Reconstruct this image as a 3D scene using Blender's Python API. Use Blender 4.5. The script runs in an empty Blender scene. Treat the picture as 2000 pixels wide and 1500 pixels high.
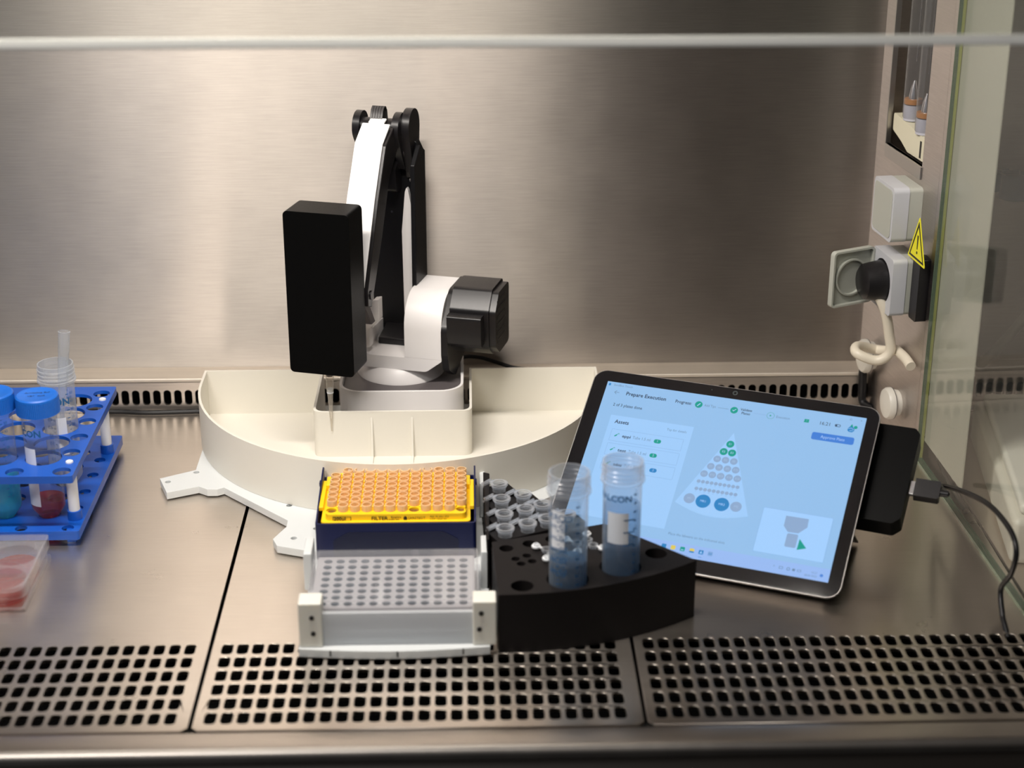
import bpy, bmesh, math, random
from mathutils import Vector, Matrix
from mathutils.geometry import tessellate_polygon

# ------------------------------------------------------------------ camera, world, light, exposure
sc = bpy.context.scene
COL = sc.collection
sc.view_settings.view_transform = 'Standard'
sc.view_settings.look = 'None'
sc.view_settings.gamma = 1.0
sc.view_settings.use_curve_mapping = False
sc.view_settings.exposure = 0.0

FPX = 3350.0
cam_d = bpy.data.cameras.new('camera')
cam = bpy.data.objects.new('camera', cam_d)
COL.objects.link(cam)
sc.camera = cam
cam_d.sensor_width = 36.0
cam_d.lens = FPX / 2000.0 * 36.0
cam_d.clip_start = 0.02
cam_d.clip_end = 50
cam.location = (0, -1.54, 0.65)
cam.rotation_euler = (math.radians(90 - 22), 0, math.radians(-1.5))
cam_d.dof.use_dof = True
cam_d.dof.focus_distance = 1.50
cam_d.dof.aperture_fstop = 5.0

w = bpy.data.worlds.new('added_room_glow')
sc.world = w
w.use_nodes = True
nt = w.node_tree
bgn = nt.nodes['Background']
bgn.inputs[1].default_value = 0.16
# added ambient glow for the unseen room: brighter to the left, dim to the right
_tc = nt.nodes.new('ShaderNodeTexCoord'); _sx = nt.nodes.new('ShaderNodeSeparateXYZ')
nt.links.new(_tc.outputs['Generated'], _sx.inputs[0])
_rp = nt.nodes.new('ShaderNodeValToRGB')
_mr = nt.nodes.new('ShaderNodeMapRange'); _mr.inputs['From Min'].default_value = -1; _mr.inputs['From Max'].default_value = 1
nt.links.new(_sx.outputs[0], _mr.inputs['Value']); nt.links.new(_mr.outputs[0], _rp.inputs[0])
_e = _rp.color_ramp.elements
_e[0].position = .30; _e[0].color = (.75, .78, .85, 1)
_e[1].position = .56; _e[1].color = (.10, .09, .085, 1)
# the glow is turned down below eye level to keep black fronts dark
_mz = nt.nodes.new('ShaderNodeMapRange'); _mz.inputs['From Min'].default_value = -.35; _mz.inputs['From Max'].default_value = .15
_mz.inputs['To Min'].default_value = .12; _mz.inputs['To Max'].default_value = 1.0
nt.links.new(_sx.outputs[2], _mz.inputs['Value'])
_vm = nt.nodes.new('ShaderNodeVectorMath'); _vm.operation = 'SCALE'
nt.links.new(_rp.outputs[0], _vm.inputs[0]); nt.links.new(_mz.outputs[0], _vm.inputs['Scale'])
nt.links.new(_vm.outputs[0], bgn.inputs[0])
sc.cycles.transparent_max_bounces = 48
sc.cycles.max_bounces = 12

def area(name, loc, rot, sx, sy, power, col, spread=180):
    l = bpy.data.lights.new(name, 'AREA')
    l.shape = 'RECTANGLE'; l.size = sx; l.size_y = sy
    l.energy = power; l.color = col
    l.spread = math.radians(spread)
    o = bpy.data.objects.new(name, l)
    o.location = loc; o.rotation_euler = rot
    COL.objects.link(o)
    return o

# the fluorescent tube at the top front of the cabinet, over its left part
area('cabinet_lamp', (-0.20, -0.505, 0.80), (math.radians(17), 0, 0), 0.57, 0.03, 9.3, (1.0, 0.93, 0.86))
# added fill light, unseen behind the camera to the left, brightens the white fronts
area('front_fill', (-1.0, -2.6, 2.4), (math.radians(48), 0, math.radians(-20)), 0.9, 0.5, 24.0, (1.0, 0.96, 0.92))

# ------------------------------------------------------------------ helpers
def tag(o, label=None, cat=None, group=None, kind=None):
    if label: o['label'] = label
    if cat: o['category'] = cat
    if group: o['group'] = group
    if kind: o['kind'] = kind
    return o

def empty(name, loc=(0, 0, 0), rz=0.0, label=None, cat=None, group=None, mat=None):
    o = bpy.data.objects.new(name, None)
    o.empty_display_size = 0.01
    if mat is not None: o.matrix_world = mat
    else:
        o.location = loc; o.rotation_euler = (0, 0, rz)
    COL.objects.link(o)
    return tag(o, label, cat, group)

def copy_tree(o, parent=None):
    c = o.copy(); COL.objects.link(c); c.parent = parent
    for ch in list(o.children): copy_tree(ch, c)
    return c

def rrect(x0, y0, x1, y1, r, seg=5):
    pts = []
    for cx, cy, a0 in ((x1 - r, y0 + r, -90), (x1 - r, y1 - r, 0), (x0 + r, y1 - r, 90), (x0 + r, y0 + r, 180)):
        for i in range(seg + 1):
            a = math.radians(a0 + 90 * i / seg)
            pts.append((cx + r * math.cos(a), cy + r * math.sin(a)))
    return pts

def circ(cx, cy, r, n=24, ry=None):
    ry = ry or r
    return [(cx + r * math.cos(2 * math.pi * i / n), cy + ry * math.sin(2 * math.pi * i / n)) for i in range(n)]

def fillet(poly, r, seg=5):
    """round every corner of a polygon; r is a number or a list"""
    out = []
    n = len(poly)
    for i in range(n):
        rr = r[i] if isinstance(r, (list, tuple)) else r
        p = Vector(poly[i]); a = Vector(poly[i - 1]) - p; b = Vector(poly[(i + 1) % n]) - p
        if rr <= 0: out.append(tuple(p)); continue
        la, lb = a.length, b.length
        a.normalize(); b.normalize()
        ang = a.angle(b)
        t = min(rr / math.tan(ang / 2), la * .48, lb * .48)
        p1 = p + a * t; p2 = p + b * t
        for k in range(seg + 1):
            u = k / seg
            q = p1 * (1 - u) ** 2 + p * 2 * u * (1 - u) + p2 * u * u
            out.append((q.x, q.y))
    return out

XY = lambda a, b, h: (a, b, h)
XZ = lambda a, b, h: (a, h, b)      # profile in x,z ; extruded along y
YZ = lambda a, b, h: (h, a, b)      # profile in y,z ; extruded along x

class MB:
    def __init__(self, M=None):
        self.v = []; self.f = []; self.mi = []; self.M = M or Matrix.Identity(4)
    def add(self, vs, fs, m=0, M=None):
        n = len(self.v)
        T = self.M @ M if M is not None else self.M
        self.v += [tuple(T @ Vector(p)) for p in vs]
        self.f += [tuple(i + n for i in f) for f in fs]
        self.mi += [m] * len(fs)
        return self
    def box(self, x0, x1, y0, y1, z0, z1, m=0, M=None):
        vs = [(x, y, z) for z in (z0, z1) for y in (y0, y1) for x in (x0, x1)]
        return self.add(vs, [(0, 2, 3, 1), (4, 5, 7, 6), (0, 1, 5, 4), (2, 6, 7, 3), (0, 4, 6, 2), (1, 3, 7, 5)], m, M)
    def prism(self, poly, h0, h1, ax=XY, holes=(), m=0, M=None, mside=None, caps=True):
        loops = [list(poly)] + [list(h) for h in holes]
        flat = [p for l in loops for p in l]
        N = len(flat)
        vs = [ax(p[0], p[1], h0) for p in flat] + [ax(p[0], p[1], h1) for p in flat]
        fs = []; side = []
        if caps:
            if holes or len(poly) > 4:
                tr = tessellate_polygon([[Vector((p[0], p[1], 0)) for p in l] for l in loops])
                for t in tr:
                    fs.append(tuple(t)); fs.append(tuple(i + N for i in reversed(t)))
            else:
                fs.append(tuple(range(len(poly)))); fs.append(tuple(i + N for i in reversed(range(len(poly)))))
        k = 0
        for l in loops:
            for i in range(len(l)):
                a = k + i; b = k + (i + 1) % len(l)
                side.append((a, b, b + N, a + N))
            k += len(l)
        n = len(self.v)
        self.add(vs, fs + side, m, M)
        if mside is not None:
            for j in range(len(side)): self.mi[-1 - j] = mside
        return self
    def lathe(self, prof, cx=0, cy=0, seg=32, m=0, M=None, a0=0, a1=360):
        """profile of (r, z) round the z axis"""
        full = abs(a1 - a0 - 360) < 1e-6
        ns = seg if full else seg + 1
        vs = []; fs = []
        for r, z in prof:
            for i in range(ns):
                a = math.radians(a0 + (a1 - a0) * i / seg)
                vs.append((cx + r * math.cos(a), cy + r * math.sin(a), z))
        for j in range(len(prof) - 1):
            for i in range(seg):
                i2 = (i + 1) % ns if full else i + 1
                fs.append((j * ns + i, j * ns + i2, (j + 1) * ns + i2, (j + 1) * ns + i))
        if full:
            if prof[0][0] > 1e-6 and prof[0][0] < 1e3 and self._cap: fs.append(tuple(reversed(range(ns))))
            if prof[-1][0] > 1e-6 and self._cap: fs.append(tuple((len(prof) - 1) * ns + i for i in range(ns)))
        return self.add(vs, fs, m, M)
    _cap = True
    def tube(self, pts, r, seg=12, m=0, sub=6, M=None, smooth=True):
        P = [Vector(p) for p in pts]
        if smooth and len(P) > 2:
            Q = []
            for i in range(len(P) - 1):
                p0 = P[max(i - 1, 0)]; p1 = P[i]; p2 = P[i + 1]; p3 = P[min(i + 2, len(P) - 1)]
                for k in range(sub):
                    t = k / sub
                    Q.append(0.5 * ((2 * p1) + (p2 - p0) * t + (2 * p0 - 5 * p1 + 4 * p2 - p3) * t * t + (3 * p1 - p0 - 3 * p2 + p3) * t ** 3))
            Q.append(P[-1]); P = Q
        n = len(P)
        T = [(P[min(i + 1, n - 1)] - P[max(i - 1, 0)]).normalized() for i in range(n)]
        up = Vector((0, 0, 1)) if abs(T[0].z) < .9 else Vector((1, 0, 0))
        u = (up - T[0] * up.dot(T[0])).normalized()
        vs = []; fs = []
        for i in range(n):
            u = (u - T[i] * u.dot(T[i])).normalized()
            w_ = T[i].cross(u)
            rr = r[i * (len(r) - 1) // max(n - 1, 1)] if isinstance(r, (list, tuple)) else r
            for k in range(seg):
                a = 2 * math.pi * k / seg
                vs.append(tuple(P[i] + (u * math.cos(a) + w_ * math.sin(a)) * rr))
        for i in range(n - 1):
            for k in range(seg):
                k2 = (k + 1) % seg
                fs.append((i * seg + k, i * seg + k2, (i + 1) * seg + k2, (i + 1) * seg + k))
        fs.append(tuple(reversed(range(seg)))); fs.append(tuple((n - 1) * seg + k for k in range(seg)))
        return self.add(vs, fs, m, M)
    def build(self, name, mats, parent=None, bevel=0.0, bseg=2, ang=35, smooth=True, loc=None, recalc=True):
        me = bpy.data.meshes.new(name)
        me.from_pydata(self.v, [], self.f)
        if not isinstance(mats, (list, tuple)): mats = [mats]
        for m in mats: me.materials.append(m)
        me.polygons.foreach_set('material_index', self.mi)
        if recalc:
            bm = bmesh.new(); bm.from_mesh(me)
            bmesh.ops.recalc_face_normals(bm, faces=bm.faces)
            bm.to_mesh(me); bm.free()
        if smooth:
            me.polygons.foreach_set('use_smooth', [True] * len(me.polygons))
            me.set_sharp_from_angle(angle=math.radians(ang))
        me.update()
        o = bpy.data.objects.new(name, me)
        if parent is not None: o.parent = parent
        if loc: o.location = loc
        COL.objects.link(o)
        if bevel > 0:
            b = o.modifiers.new('bevel', 'BEVEL')
            b.width = bevel; b.segments = bseg; b.limit_method = 'ANGLE'; b.angle_limit = math.radians(32)
            b.harden_normals = True
        return o

_tc = {}
def text_geo(s, size, align='LEFT', bold=0.0):
    k = (s, size, align, bold)
    if k in _tc: return _tc[k]
    c = bpy.data.curves.new('t', 'FONT')
    c.body = s; c.size = size; c.align_x = align; c.align_y = 'CENTER'; c.resolution_u = 2
    if bold: c.offset = bold * size
    o = bpy.data.objects.new('t', c)
    COL.objects.link(o)
    dg = bpy.context.evaluated_depsgraph_get()
    me = bpy.data.meshes.new_from_object(o.evaluated_get(dg))
    vs = [tuple(v.co) for v in me.vertices]; fs = [tuple(p.vertices) for p in me.polygons]
    bpy.data.objects.remove(o); bpy.data.curves.remove(c); bpy.data.meshes.remove(me)
    _tc[k] = (vs, fs)
    return vs, fs

# ------------------------------------------------------------------ materials
def newmat(name):
    m = bpy.data.materials.new(name); m.use_nodes = True
    nt = m.node_tree
    return m, nt, nt.nodes['Principled BSDF'], nt.nodes['Material Output']

def plain(name, col, rough=0.5, metal=0.0, spec=0.5, bump=0.0, bscale=800, sss=0.0, coat=0.0, var=0.0, sssr=(1, .8, .6)):
    m, nt, p, out = newmat(name)
    p.inputs['Base Color'].default_value = (*col, 1)
    p.inputs['Roughness'].default_value = rough
    p.inputs['Metallic'].default_value = metal
    p.inputs['Specular IOR Level'].default_value = spec
    p.inputs['Coat Weight'].default_value = coat
    if sss:
        p.inputs['Subsurface Weight'].default_value = sss
        p.inputs['Subsurface Radius'].default_value = sssr
        p.inputs['Subsurface Scale'].default_value = 0.006
    tc = nt.nodes.new('ShaderNodeTexCoord')
    nz = nt.nodes.new('ShaderNodeTexNoise'); nz.inputs['Scale'].default_value = bscale
    nz.inputs['Detail'].default_value = 3
    nt.links.new(tc.outputs['Object'], nz.inputs['Vector'])
    if bump:
        b = nt.nodes.new('ShaderNodeBump'); b.inputs['Strength'].default_value = bump; b.inputs['Distance'].default_value = 0.0004
        nt.links.new(nz.outputs['Fac'], b.inputs['Height']); nt.links.new(b.outputs['Normal'], p.inputs['Normal'])
    rg = nt.nodes.new('ShaderNodeMapRange')
    rg.inputs['To Min'].default_value = max(rough - .04 - var, 0.02); rg.inputs['To Max'].default_value = rough + .04 + var
    nt.links.new(nz.outputs['Fac'], rg.inputs['Value']); nt.links.new(rg.outputs['Result'], p.inputs['Roughness'])
    return m

def steel(name, tangent, col=(0.63, 0.575, 0.52), rough=0.42, aniso=0.88, brush=(4, 900, 900), rv=0.05, patina=0.05):
    m, nt, p, out = newmat(name)
    N = nt.nodes; L = nt.links
    p.inputs['Metallic'].default_value = 1.0
    p.inputs['Anisotropic'].default_value = aniso
    cx = N.new('ShaderNodeCombineXYZ')
    for i in range(3): cx.inputs[i].default_value = tangent[i]
    L.new(cx.outputs[0], p.inputs['Tangent'])
    tc = N.new('ShaderNodeTexCoord')
    mp = N.new('ShaderNodeMapping'); mp.inputs['Scale'].default_value = brush
    L.new(tc.outputs['Object'], mp.inputs['Vector'])
    fine = N.new('ShaderNodeTexNoise'); fine.inputs['Scale'].default_value = 1.0; fine.inputs['Detail'].default_value = 2
    L.new(mp.outputs[0], fine.inputs['Vector'])
    mot = N.new('ShaderNodeTexNoise'); mot.inputs['Scale'].default_value = 22; mot.inputs['Detail'].default_value = 6; mot.inputs['Roughness'].default_value = .65
    L.new(tc.outputs['Object'], mot.inputs['Vector'])
    a = N.new('ShaderNodeMapRange'); a.inputs['To Min'].default_value = rough - rv; a.inputs['To Max'].default_value = rough + rv
    L.new(mot.outputs['Fac'], a.inputs['Value']); L.new(a.outputs[0], p.inputs['Roughness'])
    cr = N.new('ShaderNodeMapRange'); cr.inputs['From Min'].default_value = .3; cr.inputs['From Max'].default_value = .7
    cr.inputs['To Min'].default_value = 1 - patina; cr.inputs['To Max'].default_value = 1 + patina
    L.new(fine.outputs['Fac'], cr.inputs['Value'])
    mx = N.new('ShaderNodeVectorMath'); mx.operation = 'SCALE'; mx.inputs[0].default_value = col
    L.new(cr.outputs[0], mx.inputs['Scale'])
    cr2 = N.new('ShaderNodeMapRange'); cr2.inputs['From Min'].default_value = .3; cr2.inputs['From Max'].default_value = .7
    cr2.inputs['To Min'].default_value = 1 - patina * .7; cr2.inputs['To Max'].default_value = 1 + patina * .7
    L.new(mot.outputs['Fac'], cr2.inputs['Value'])
    mx2 = N.new('ShaderNodeVectorMath'); mx2.operation = 'SCALE'
    L.new(mx.outputs[0], mx2.inputs[0]); L.new(cr2.outputs[0], mx2.inputs['Scale'])
    L.new(mx2.outputs[0], p.inputs['Base Color'])
    b = N.new('ShaderNodeBump'); b.inputs['Strength'].default_value = 0.12; b.inputs['Distance'].default_value = 0.0001
    L.new(fine.outputs['Fac'], b.inputs['Height']); L.new(b.outputs['Normal'], p.inputs['Normal'])
    return m

def clear(name, tint=(1, 1, 1), body=0.0, bcol=(0.9, 0.92, 0.95), rough=0.08, ior=1.45, edge=0.25, trans=0.0, fscale=.6):
    """thin-walled clear or frosted plastic / glass"""
    m, nt, p, out = newmat(name)
    N = nt.nodes; L = nt.links
    N.remove(p)
    tr = N.new('ShaderNodeBsdfTransparent'); tr.inputs[0].default_value = (*tint, 1)
    df = N.new('ShaderNodeBsdfDiffuse'); df.inputs[0].default_value = (*bcol, 1)
    tl = N.new('ShaderNodeBsdfTranslucent'); tl.inputs[0].default_value = (*bcol, 1)
    md = N.new('ShaderNodeMixShader'); md.inputs[0].default_value = 0.5
    L.new(df.outputs[0], md.inputs[1]); L.new(tl.outputs[0], md.inputs[2])
    lw = N.new('ShaderNodeLayerWeight'); lw.inputs['Blend'].default_value = 0.45
    mr = N.new('ShaderNodeMapRange'); mr.inputs['To Min'].default_value = body; mr.inputs['To Max'].default_value = min(1, body + edge)
    pw = N.new('ShaderNodeMath'); pw.operation = 'POWER'; pw.inputs[1].default_value = 2.0
    L.new(lw.outputs['Facing'], pw.inputs[0]); L.new(pw.outputs[0], mr.inputs['Value'])
    m1 = N.new('ShaderNodeMixShader')
    L.new(mr.outputs[0], m1.inputs[0]); L.new(tr.outputs[0], m1.inputs[1]); L.new(md.outputs[0], m1.inputs[2])
    gl = N.new('ShaderNodeBsdfGlossy'); gl.inputs['Roughness'].default_value = rough
    lf = N.new('ShaderNodeLayerWeight'); lf.inputs['Blend'].default_value = 0.5
    p5 = N.new('ShaderNodeMath'); p5.operation = 'POWER'; p5.inputs[1].default_value = 5.0
    L.new(lf.outputs['Facing'], p5.inputs[0])
    fs = N.new('ShaderNodeMath'); fs.operation = 'MULTIPLY_ADD'; fs.inputs[1].default_value = .90 * fscale; fs.inputs[2].default_value = .04 * fscale
    L.new(p5.outputs[0], fs.inputs[0])
    m2 = N.new('ShaderNodeMixShader')
    L.new(fs.outputs[0], m2.inputs[0]); L.new(m1.outputs[0], m2.inputs[1]); L.new(gl.outputs[0], m2.inputs[2])
    L.new(m2.outputs[0], out.inputs['Surface'])
    return m

def emit(name, col, s=1.0):
    m, nt, p, out = newmat(name)
    p.inputs['Base Color'].default_value = (0.01, 0.01, 0.012, 1)
    p.inputs['Roughness'].default_value = 0.02
    p.inputs['Emission Color'].default_value = (*col, 1)
    # a liquid-crystal panel grows dim when seen at a glancing angle
    lw = nt.nodes.new('ShaderNodeLayerWeight'); lw.inputs['Blend'].default_value = .5
    mr = nt.nodes.new('ShaderNodeMapRange'); mr.inputs['From Min'].default_value = .35; mr.inputs['From Max'].default_value = .80
    mr.inputs['To Min'].default_value = s; mr.inputs['To Max'].default_value = s * .06
    nt.links.new(lw.outputs['Facing'], mr.inputs['Value']); nt.links.new(mr.outputs[0], p.inputs['Emission Strength'])
    return m

def srgb(r, g, b):
    f = lambda c: c / 12.92 if c <= .04045 else ((c + .055) / 1.055) ** 2.4
    return (f(r / 255), f(g / 255), f(b / 255))

M_wall = steel('brushed_steel_wall', (0, 0, 1), col=(.43, .392, .356), rough=0.46, aniso=0.95, brush=(30, 900, 900))
M_side = steel('brushed_steel_side', (0, 0, 1), col=(.55, .51, .49), rough=0.40, aniso=0.8, brush=(30, 30, 900))
M_table = steel('brushed_steel_table', (0, 1, 0), col=(.70, .635, .565), rough=0.29, aniso=0.7, brush=(30, 900, 900), patina=.03)
M_strip = steel('brushed_steel_strip', (0, 0, 1), rough=0.40, aniso=0.3, brush=(30, 900, 900))
M_rail = steel('brushed_steel_rail', (0, 1, 0), rough=0.35, aniso=0.2, brush=(10, 900, 900))
M_dark = plain('dark_void', (0.006, 0.006, 0.006), 0.8)
M_fascia = plain('dark_fascia', (0.02, 0.016, 0.013), 0.35)
M_white = plain('white_plastic', (0.84, 0.815, 0.805), 0.38, bump=.03)
M_black = plain('black_plastic', (0.005, 0.005, 0.006), 0.42, spec=.3, bump=.05)
M_black2 = plain('black_satin_plastic', (0.010, 0.009, 0.010), 0.33, spec=.4, bump=.03)
M_blackcase = plain('black_case', (0.0025, 0.0025, 0.0025), 0.40, spec=.07, bump=.06)
M_gray = plain('dark_grey_plastic', (0.10, 0.088, 0.09), 0.45, bump=.03)
M_tray = plain('cream_print_plastic', (0.76, 0.73, 0.65), 0.5, sss=.0, bump=.05, bscale=300)
M_acetal = plain('milky_white_acetal', (0.64, 0.665, 0.665), 0.38, sss=.25, sssr=(1, 1, .95))
M_acetal2 = plain('milky_yellowed_acetal', (0.74, 0.73, 0.66), 0.38, sss=.25)
M_frost = clear('frosted_acrylic', (.92, .95, .97), body=.72, bcol=(.80, .82, .84), rough=.25)
M_blueT = plain('blue_rack_plastic', (0.004, 0.085, 0.46), 0.38, spec=.5, coat=.1)
M_bluecap = plain('blue_cap_plastic', (0.006, 0.125, 0.55), 0.42)
M_navy = plain('navy_plastic', (0.003, 0.007, 0.055), 0.35)
M_yellow = plain('yellow_plastic', (0.95, 0.60, 0.012), 0.38, sss=.1)
M_post = plain('white_post_plastic', (0.72, 0.74, 0.78), 0.35, sss=.2)
M_block = plain('black_block_plastic', (0.010, 0.0085, 0.0085), 0.5, spec=.15, bump=.1, bscale=400)
M_cream = plain('cream_cable_plastic', (0.72, 0.66, 0.54), 0.4)
M_sock = plain('grey_socket_plastic', (0.42, 0.43, 0.38), 0.45)
M_sock2 = plain('light_grey_socket_plastic', (0.52, 0.53, 0.56), 0.42)
M_alu = plain('grey_metal_rim', (0.50, 0.48, 0.46), 0.35, metal=1)
M_mag = plain('dark_metal_case', (0.20, 0.19, 0.185), 0.40, metal=1)
M_bezel = plain('black_glass_bezel', (0.006, 0.006, 0.007), 0.06)
M_yellowsign = plain('yellow_sticker', (0.80, 0.74, 0.02), 0.5)
M_ink = plain('black_print', (0.01, 0.01, 0.01), 0.5)
M_blueink = plain('blue_print', (0.01, 0.10, 0.26), 0.5)
M_label = plain('white_label', (0.74, 0.77, 0.82), 0.5)
M_tube = clear('clear_tube_plastic', (.955, .965, .975), body=.05, bcol=(.75, .80, .86), rough=.12, edge=.35)
M_frtube = clear('frosted_tube_plastic', (.93, .95, .97), body=.26, bcol=(.78, .82, .86), rough=.2, edge=.4)
M_tubehaze = clear('hazy_tube_plastic', (.94, .96, .98), body=.17, bcol=(.80, .84, .90), rough=.15, edge=.45)
M_ps = clear('clear_polystyrene', (.97, .97, .97), body=.02, bcol=(.85, .86, .9), rough=.06, edge=.35)
M_micro = clear('microtube_plastic', (.93, .95, .98), body=.22, bcol=(.85, .88, .92), rough=.12, edge=.5)
M_tip = clear('pipette_tip_plastic', (1, .95, .85), body=.93, bcol=(1.0, .78, .50), rough=.3, edge=.05, fscale=.5)
M_tip2 = clear('clear_tip_plastic', (.97, .95, .92), body=.25, bcol=(.8, .76, .7), rough=.15, edge=.4)
M_red = clear('red_liquid', (.92, .34, .34), body=.14, bcol=(.85, .12, .13), rough=.05, edge=.2)
M_cyan = clear('cyan_liquid', (.40, .88, .96), body=.38, bcol=(.05, .80, .98), rough=.05, edge=.2)
M_water = clear('blue_liquid', (.45, .62, .76), body=.35, bcol=(.08, .25, .42), rough=.05, edge=.2)
M_water2 = clear('pale_blue_liquid', (.80, .88, .95), body=.12, bcol=(.35, .50, .65), rough=.05, edge=.2)
M_teal = plain('dark_teal_plastic', (0.008, 0.060, 0.10), 0.4)
M_glass = clear('pane_glass', (.97, .978, .968), body=.02, bcol=(.85, .85, .80), rough=.02, edge=.0, fscale=1.0)
M_sideglass = clear('side_pane_glass', (.97, .978, .968), body=.02, bcol=(.85, .85, .80), rough=.02, edge=.0, fscale=.45)
M_reflection = clear('painted_reflection', (.85, .86, .80), body=.78, bcol=(.70, .70, .62), rough=.15, edge=.0)  # pale colour standing in for a reflection in the side glass
M_glassedge = plain('green_glass_edge', (0.10, 0.15, 0.10), 0.15, spec=.8)
M_glassedge2 = plain('yellow_green_glass_edge', (0.28, 0.30, 0.10), 0.2)
M_sashedge = plain('white_sash_edge', (.90, .90, .86), .3)
M_lamp = clear('quartz_glass', (.85, .85, .86), body=.12, bcol=(.6, .6, .6), rough=.05, edge=.4)
M_holder = plain('cream_lampholder_plastic', (.70, .66, .50), .4)
M_orange = plain('copper_band', (.45, .20, .06), .4)
M_metal = plain('bright_metal', (.8, .8, .82), .2, metal=1)

# ------------------------------------------------------------------ the cabinet
def struct(o): o['kind'] = 'structure'; return o

MB().box(-0.80, 0.95, 0.030, 0.036, 0.030, 0.86).build('wall_back', M_wall); struct(bpy.data.objects['wall_back'])
struct(MB().box(-0.81, -0.80, -0.60, 0.036, -0.10, 0.86).build('wall_left', M_side))
struct(MB().box(-0.81, 0.95, -0.53, 0.036, 0.86, 0.87).build('ceiling', M_side))
struct(MB().box(-0.81, 0.95, -0.62, 0.10, -0.102, -0.10).build('floor', M_dark))

# right wall panel: frame  s = towards the viewer along the wall, z up, o = out into the cabinet
WA = math.atan2(.0215, .158)
WP = Vector((.384, .030, 0)); WD = Vector((math.sin(WA), -math.cos(WA), 0)); WN = Vector((-math.cos(WA), -math.sin(WA), 0))
MW = Matrix(((WD.x, 0, WN.x, WP.x), (WD.y, 0, WN.y, WP.y), (0, 1, 0, 0), (0, 0, 0, 1)))    # local x=s, y=z(up), z=o
def WS(s, z, o): return tuple(WP + WD * s + WN * o + Vector((0, 0, z)))
struct(MB(MW).prism([(0, 0.0), (.150, 0.0), (.150, .86), (0, .86)], -.003, 0, holes=[[(.0235, .262), (.111, .262), (.111, .80), (.0235, .80)]]).build('wall_right', M_side))
b = MB(MW)
b.box(.0235, .111, .250, .262, -.004, .0012)      # sill of the lamp recess
b.box(.0215, .0245, .262, .80, -.004, .0012)
struct(b.build('trim_1', M_alu, bevel=.0005))
b = MB(MW)                                         # recess behind the opening
b.box(.008, .014, .235, .82, -.032, -.003); b.box(.120, .126, .235, .82, -.032, -.003)
b.box(.008, .126, .235, .82, -.034, -.032); b.box(.014, .120, .235, .240, -.032, -.003)
struct(b.build('wall_recess', steel('recess_steel', (0, 0, 1), col=(.42, .38, .34), rough=.35, aniso=.5)))
struct(MB(MW).box(.1525, .1590, 0.0, .86, -.004, .001).build('trim_2', M_side))

# slotted return-air strip and ledge
slots = [rrect(x - .0037, .0075, x + .0037, .0230, .0035, 4) for x in [-.74 + .01015 * i for i in range(162)]]
b = MB().prism([(-.80, -.002), (.95, -.002), (.95, .0315), (-.80, .0315)], .004, .0065, XZ, holes=slots)
struct(b.build('trim_3', M_strip, smooth=False))
struct(MB().prism([(.0040, .0300), (.0300, .0335), (.0300, .0370), (.0040, .0345)], -.80, .95, YZ).build('trim_6', steel('ledge_steel', (1, 0, 0), col=(.78, .72, .64), rough=.55, aniso=0), bevel=.0008))
struct(MB().box(-.80, .95, .0298, .0305, -.09, .034).build('wall_plenum', M_dark))

# work surface panels with the front grille
def panel(x0, x1, nh, hx0, label, corner=.004):
    o_ = [(x0, -.5505 + corner), (x0 + corner, -.5505), (x1 - corner, -.5505), (x1, -.5505 + corner), (x1, .003), (x0, .003)]
    holes = []
    for r in range(6):
        for c in range(nh):
            cx = hx0 + .01122 * c; cy = -.4440 - .01825 * r
            if cx + .006 > x1: continue
            holes.append(rrect(cx - .0040, cy - .0071, cx + .0040, cy + .0071, .0029, 3))
    b = MB().prism(o_, -.0030, 0, holes=holes)
    o = b.build('work_surface_panel', M_table, bevel=0, smooth=True)
    bv = o.modifiers.new('bevel', 'BEVEL'); bv.width = .0006; bv.segments = 2; bv.limit_method = 'ANGLE'; bv.angle_limit = math.radians(60); bv.harden_normals = True
    tag(o, label, 'work surface panel', 'perforated steel work surface panels')
panel(-.5027, -.1937, 27, -.4985, 'brushed steel work surface panel at left, under the blue tube rack')
panel(-.1910, .1160, 26, -.1797, 'brushed steel work surface panel in the middle, under the white tray and labware')
panel(.1185, .4260, 26, .1290, 'brushed steel work surface panel at right, under the tablet')
panel(.4285, .74, 26, .4385, 'brushed steel work surface panel beyond the side glass at the right edge')
struct(MB().box(-.8, .95, -.5515, -.545, -.012, -.0032).build('trim_4', M_dark))

# rounded front rail and dark fascia
prof = [(-.552, -.0035), (-.5530, -.0002), (-.556, .0005), (-.570, .0003)]
for k in range(1, 8):
    a = math.radians(90 - 90 * k / 7)
    prof.append((-.570 - .006 * math.cos(a), -.0057 + .006 * math.sin(a)))
prof += [(-.576, -.009), (-.571, -.009), (-.571, -.007)]
struct(MB().prism(prof, -.81, .95, YZ).build('trim_5', M_rail, ang=50))
prof = [(-.5700, -.0092), (-.5750, -.0105), (-.584, -.022), (-.592, -.040), (-.596, -.10), (-.594, -.18), (-.570, -.18)]
struct(MB().prism(prof, -.81, .95, YZ).build('wall_front', M_fascia, ang=60))

# front sash glass, its bottom edge above the opening
sash = MB().box(-.80, .60, -.5225, -.5175, .4595, .86).build('window_1', M_glass); struct(sash)
MB().prism([(-.5275, .4550), (-.5170, .4550), (-.5170, .4595), (-.5225, .4595), (-.5275, .4565)], -.80, .60, YZ).build('sash_edge', M_sashedge, sash)
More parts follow.
